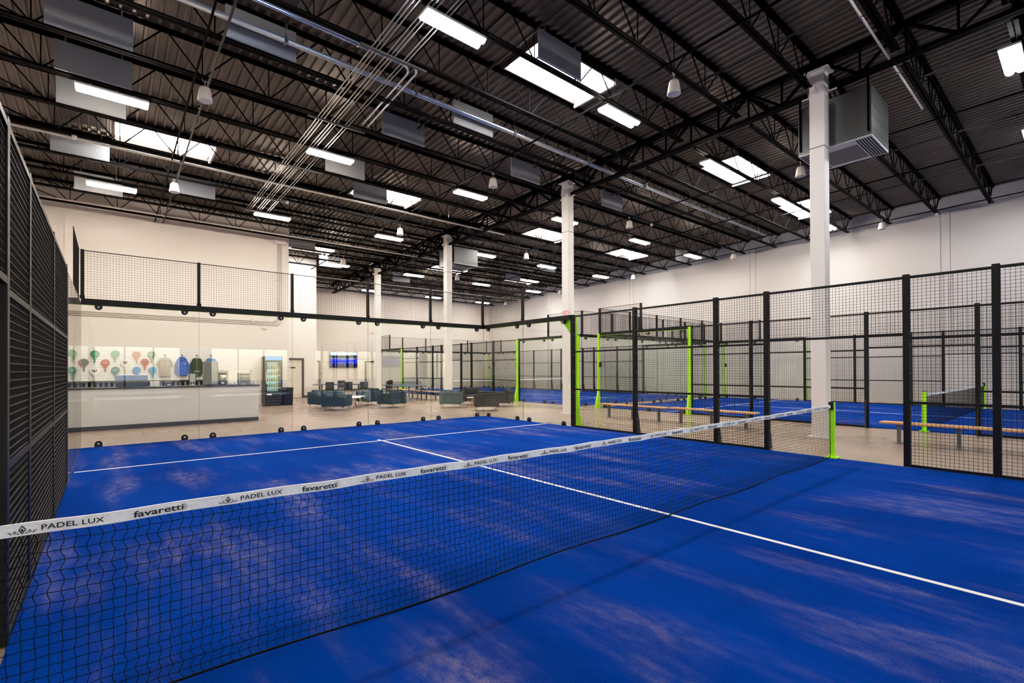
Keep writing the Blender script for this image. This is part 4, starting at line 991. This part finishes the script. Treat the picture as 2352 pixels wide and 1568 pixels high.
def exit_sign(lb, ax, f, c0, z, w_=0.30, h=0.19):
    # ax 0: on a face at x=f facing -x, text runs along -y ; ax 1: on a face at y=f facing -y
    ev, ef = text_mb('EXIT', w_*0.74, h*0.72, 0.02)
    t = thing('exit_sign', lb, 'exit sign', (f-0.03,c0,z) if ax == 0 else (c0,f-0.03,z))
    if ax == 0:
        part('case', MB().box(f-0.05, f-0.001, c0-w_/2, c0+w_/2, z, z+h), 'white', t)
        part('lettering', MB().add([(f-0.052, c0+w_*0.37-a, z+h*0.14+b) for a, b in ev], ef), 'red', t)
        lm = MB()
        for s in (-1, 1): lm.lathe([(0.035,-0.03),(0.045,0.02),(0.03,0.03)], 12, (f-0.03,c0+s*(w_/2+0.05),z+h*0.6))
    else:
        part('case', MB().box(c0-w_/2, c0+w_/2, f-0.05, f-0.001, z, z+h), 'white', t)
        part('lettering', MB().add([(c0-w_*0.37+a, f-0.052, z+h*0.14+b) for a, b in ev], ef), 'red', t)
        lm = MB()
        for s in (-1, 1): lm.lathe([(0.035,-0.03),(0.045,0.02),(0.03,0.03)], 12, (c0+s*(w_/2+0.05),f-0.03,z+h*0.6))
    part('lamp_head', lm, 'white', t, smooth=True)
exit_sign('red exit sign fixed to the second white column', 0, XG-0.15, YC[1]-0.07, 3.40, 0.26)
exit_sign('faint red exit sign high on the far lounge wall', 1, YB3, 10.84, 4.2, 0.34, 0.22)

# ------------------------------------------------------------------ lounge
def armchair_proto(fab, w_=0.92, dp=0.80):
    """boxy tub chair facing +y, centre at origin"""
    t = thing('armchair', '', 'armchair')
    h = w_/2; e = dp/2
    part('shell', MB().box(-h, h, -e, -e+0.13, 0.16, 0.655).box(-h, -h+0.12, -e+0.13, e, 0.16, 0.60).box(h-0.12, h, -e+0.13, e, 0.16, 0.60).box(-h+0.12, h-0.12, -e+0.13, e-0.02, 0.16, 0.28), fab, t, False, bevel=0.03)
    part('seat_cushion', MB().box(-h+0.125, h-0.125, -e+0.16, e+0.01, 0.285, 0.43), fab, t, False, bevel=0.035)
    part('back_cushion', MB().box(-h+0.135, h-0.135, -e+0.10, -e+0.29, 0.44, 0.735), fab, t, False, bevel=0.045)
    for sx in (-1, 1):
        for sy in (-1, 1):
            part('leg', MB().tube([(sx*(h-0.08),sy*(e-0.08),0.0),(sx*(h-0.08),sy*(e-0.08),0.165)], 0.016, 8), 'chrome', t, False, True)
    return Proto(t)
a1 = armchair_proto('fab1'); a2 = armchair_proto('fab2'); a3 = armchair_proto('fab3', 0.88, 0.80)
a1.put((2.2,15.75,FL), math.radians(-42), 'navy armchair with its back to the court, nearest the counter end', 'lounge armchairs')
a1.put((2.15,17.3,FL), math.radians(-80), 'navy armchair partly hidden behind the nearest navy one', 'lounge armchairs')
a1.put((4.3,17.55,FL), math.radians(100), 'navy armchair facing the wood legged tables, farther of the pair', 'lounge armchairs')
a1.put((4.4,15.55,FL), math.radians(20), 'navy armchair facing away from the court, beside the round tables', 'lounge armchairs')
a3.put((6.2,13.85,FL), math.radians(-40), 'slate armchair in front of the third white column base', 'lounge armchairs')
a2.put((7.75,14.6,FL), math.radians(150), 'charcoal armchair facing the camera behind the small side table', 'lounge armchairs')
a2.put((6.4,11.75,FL), math.radians(-32), 'charcoal armchair nearest the court glass corner', 'lounge armchairs')
a2.put((8.15,12.9,FL), math.radians(38), 'charcoal armchair closest to the lime green post', 'lounge armchairs')
def table_proto(nm, cat, rt, h, sp):
    t = thing(nm, '', cat)
    part('top', MB().lathe([(rt-0.01,h-0.03),(rt,h-0.02),(rt,h-0.005),(rt-0.012,h),(0,h)], 32), 'white', t, False, True)
    for k in range(3):
        a = 2*PI*k/3+0.5
        part('leg', MB().tube([(rt*0.45*math.cos(a),rt*0.45*math.sin(a),h-0.03),(sp*math.cos(a),sp*math.sin(a),0.0)], 0.018, 8), 'woodleg', t, False, True)
    return Proto(t)
tb_ = table_proto('coffee_table', 'coffee table', 0.38, 0.44, 0.36); 
tb_.put((3.0,16.35,FL), 0.0, 'round white table with splayed oak legs next to the nearest navy armchair', 'round white tables')
tb_.put((3.45,17.05,FL), 0.7, 'round white table with oak legs, farther of the overlapping pair', 'round white tables')
ts = table_proto('side_table', 'side table', 0.17, 0.42, 0.17)
ts.put((6.75,13.25,FL), 0.3, 'tiny round side table on one visible oak leg between charcoal armchairs', None)
# ping pong table and bar seating behind
def pingpong(x, y, rz, lb, top):
    t = thing('ping_pong_table', lb, 'ping pong table', (x,y,FL), rz, 'ping pong tables')
    part('top', MB().box(-1.37, 1.37, -0.76, 0.76, 0.73, 0.76), top, t, False)
    part('top_line', MB().box(-1.37, 1.37, -0.01, 0.01, 0.7602, 0.762).box(-1.37, 1.37, -0.76, -0.74, 0.7602, 0.762).box(-1.37, 1.37, 0.74, 0.76, 0.7602, 0.762), 'white', t, False)
    nt = screen(1, 0.0, -0.80, 0.80, 0.77, 0.91, 0.03, 0.005); nt.box(-0.006, 0.006, -0.9, 0.9, 0.905, 0.92)
    part('net', nt, 'cord', t, False)
    part('net_post', MB().box(-0.012, 0.012, -0.92, -0.89, 0.70, 0.92).box(-0.012, 0.012, 0.89, 0.92, 0.70, 0.92), 'dark', t, False)
    for sx in (-1, 1):
        for sy in (-1, 1): part('leg', MB().box(sx*1.0-0.025, sx*1.0+0.025, sy*0.6-0.025, sy*0.6+0.025, 0.0, 0.73), 'dark', t, False)
pingpong(5.35, 24.0, math.radians(-24), 'dark ping pong table with net, left behind the navy armchairs', mat('pp_dark',(0.03,0.035,0.05),0.4))
pingpong(7.0, 19.6, math.radians(80), 'blue grey ping pong table behind the white columns', mat('pp_blue',(0.04,0.09,0.14),0.4))
st_ = thing('high_chair', '', 'chair')
part('seat', MB().box(-0.22, 0.22, -0.21, 0.21, 0.44, 0.48), 'dark', st_, False, bevel=0.015)
part('backrest', MB().box(-0.21, 0.21, -0.22, -0.18, 0.50, 0.92), 'dark', st_, False, bevel=0.015)
for sx in (-1, 1):
    for sy in (-1, 1): part('leg', MB().tube([(sx*0.18,sy*0.17,0.45),(sx*0.21,sy*0.20,0.0)], 0.013, 8), 'dark', st_, False, True)
ph = Proto(st_)
for x, y, rz, lb in ((4.35,22.7,-0.4,'dark chair at the near end of the dark ping pong table'),(5.2,22.35,-0.4,'dark chair standing just before the dark ping pong table'),(5.9,22.0,-0.4,'dark chair beside the dark ping pong table, farther along'),(8.9,24.6,-1.5,'dark chair beside the farthest white column'),(5.9,25.3,2.75,'dark chair facing the camera beyond the dark ping pong table'),(7.6,22.8,1.9,'dark chair between the ping pong tables and the far bench')):
    ph.put((x,y,FL), rz, lb, 'dark lounge chairs')

# ------------------------------------------------------------------ daylight and render look
wd = bpy.data.worlds.new('daylight'); SC.world = wd; wd.use_nodes = True
nt = wd.node_tree; bg = nt.nodes.get('Background') or nt.nodes.new('ShaderNodeBackground')
sk = nt.nodes.new('ShaderNodeTexSky'); sk.sky_type = 'NISHITA'; sk.sun_disc = False; sk.sun_elevation = math.radians(48); sk.sun_rotation = math.radians(120); sk.air_density = 1.0; sk.dust_density = 2.0
nt.links.new(sk.outputs[0], bg.inputs[0]); bg.inputs[1].default_value = 1.6
SC.view_settings.view_transform = 'Standard'; SC.view_settings.look = 'None'; SC.view_settings.exposure = 0.0
SC.cycles.use_denoising = True; SC.cycles.transparent_max_bounces = 40; SC.cycles.max_bounces = 8; SC.cycles.diffuse_bounces = 5
SC.cycles.sample_clamp_indirect = 6.0; SC.cycles.caustics_reflective = False; SC.cycles.caustics_refractive = False

vs = SC.view_settings; vs.use_curve_mapping = True; cm = vs.curve_mapping
cm.black_level = (0.0022, 0.0022, 0.0022); cv = cm.curves[3]
for p in ((0.10,0.085),(0.35,0.36),(0.70,0.75)): cv.points.new(*p)
cm.update()
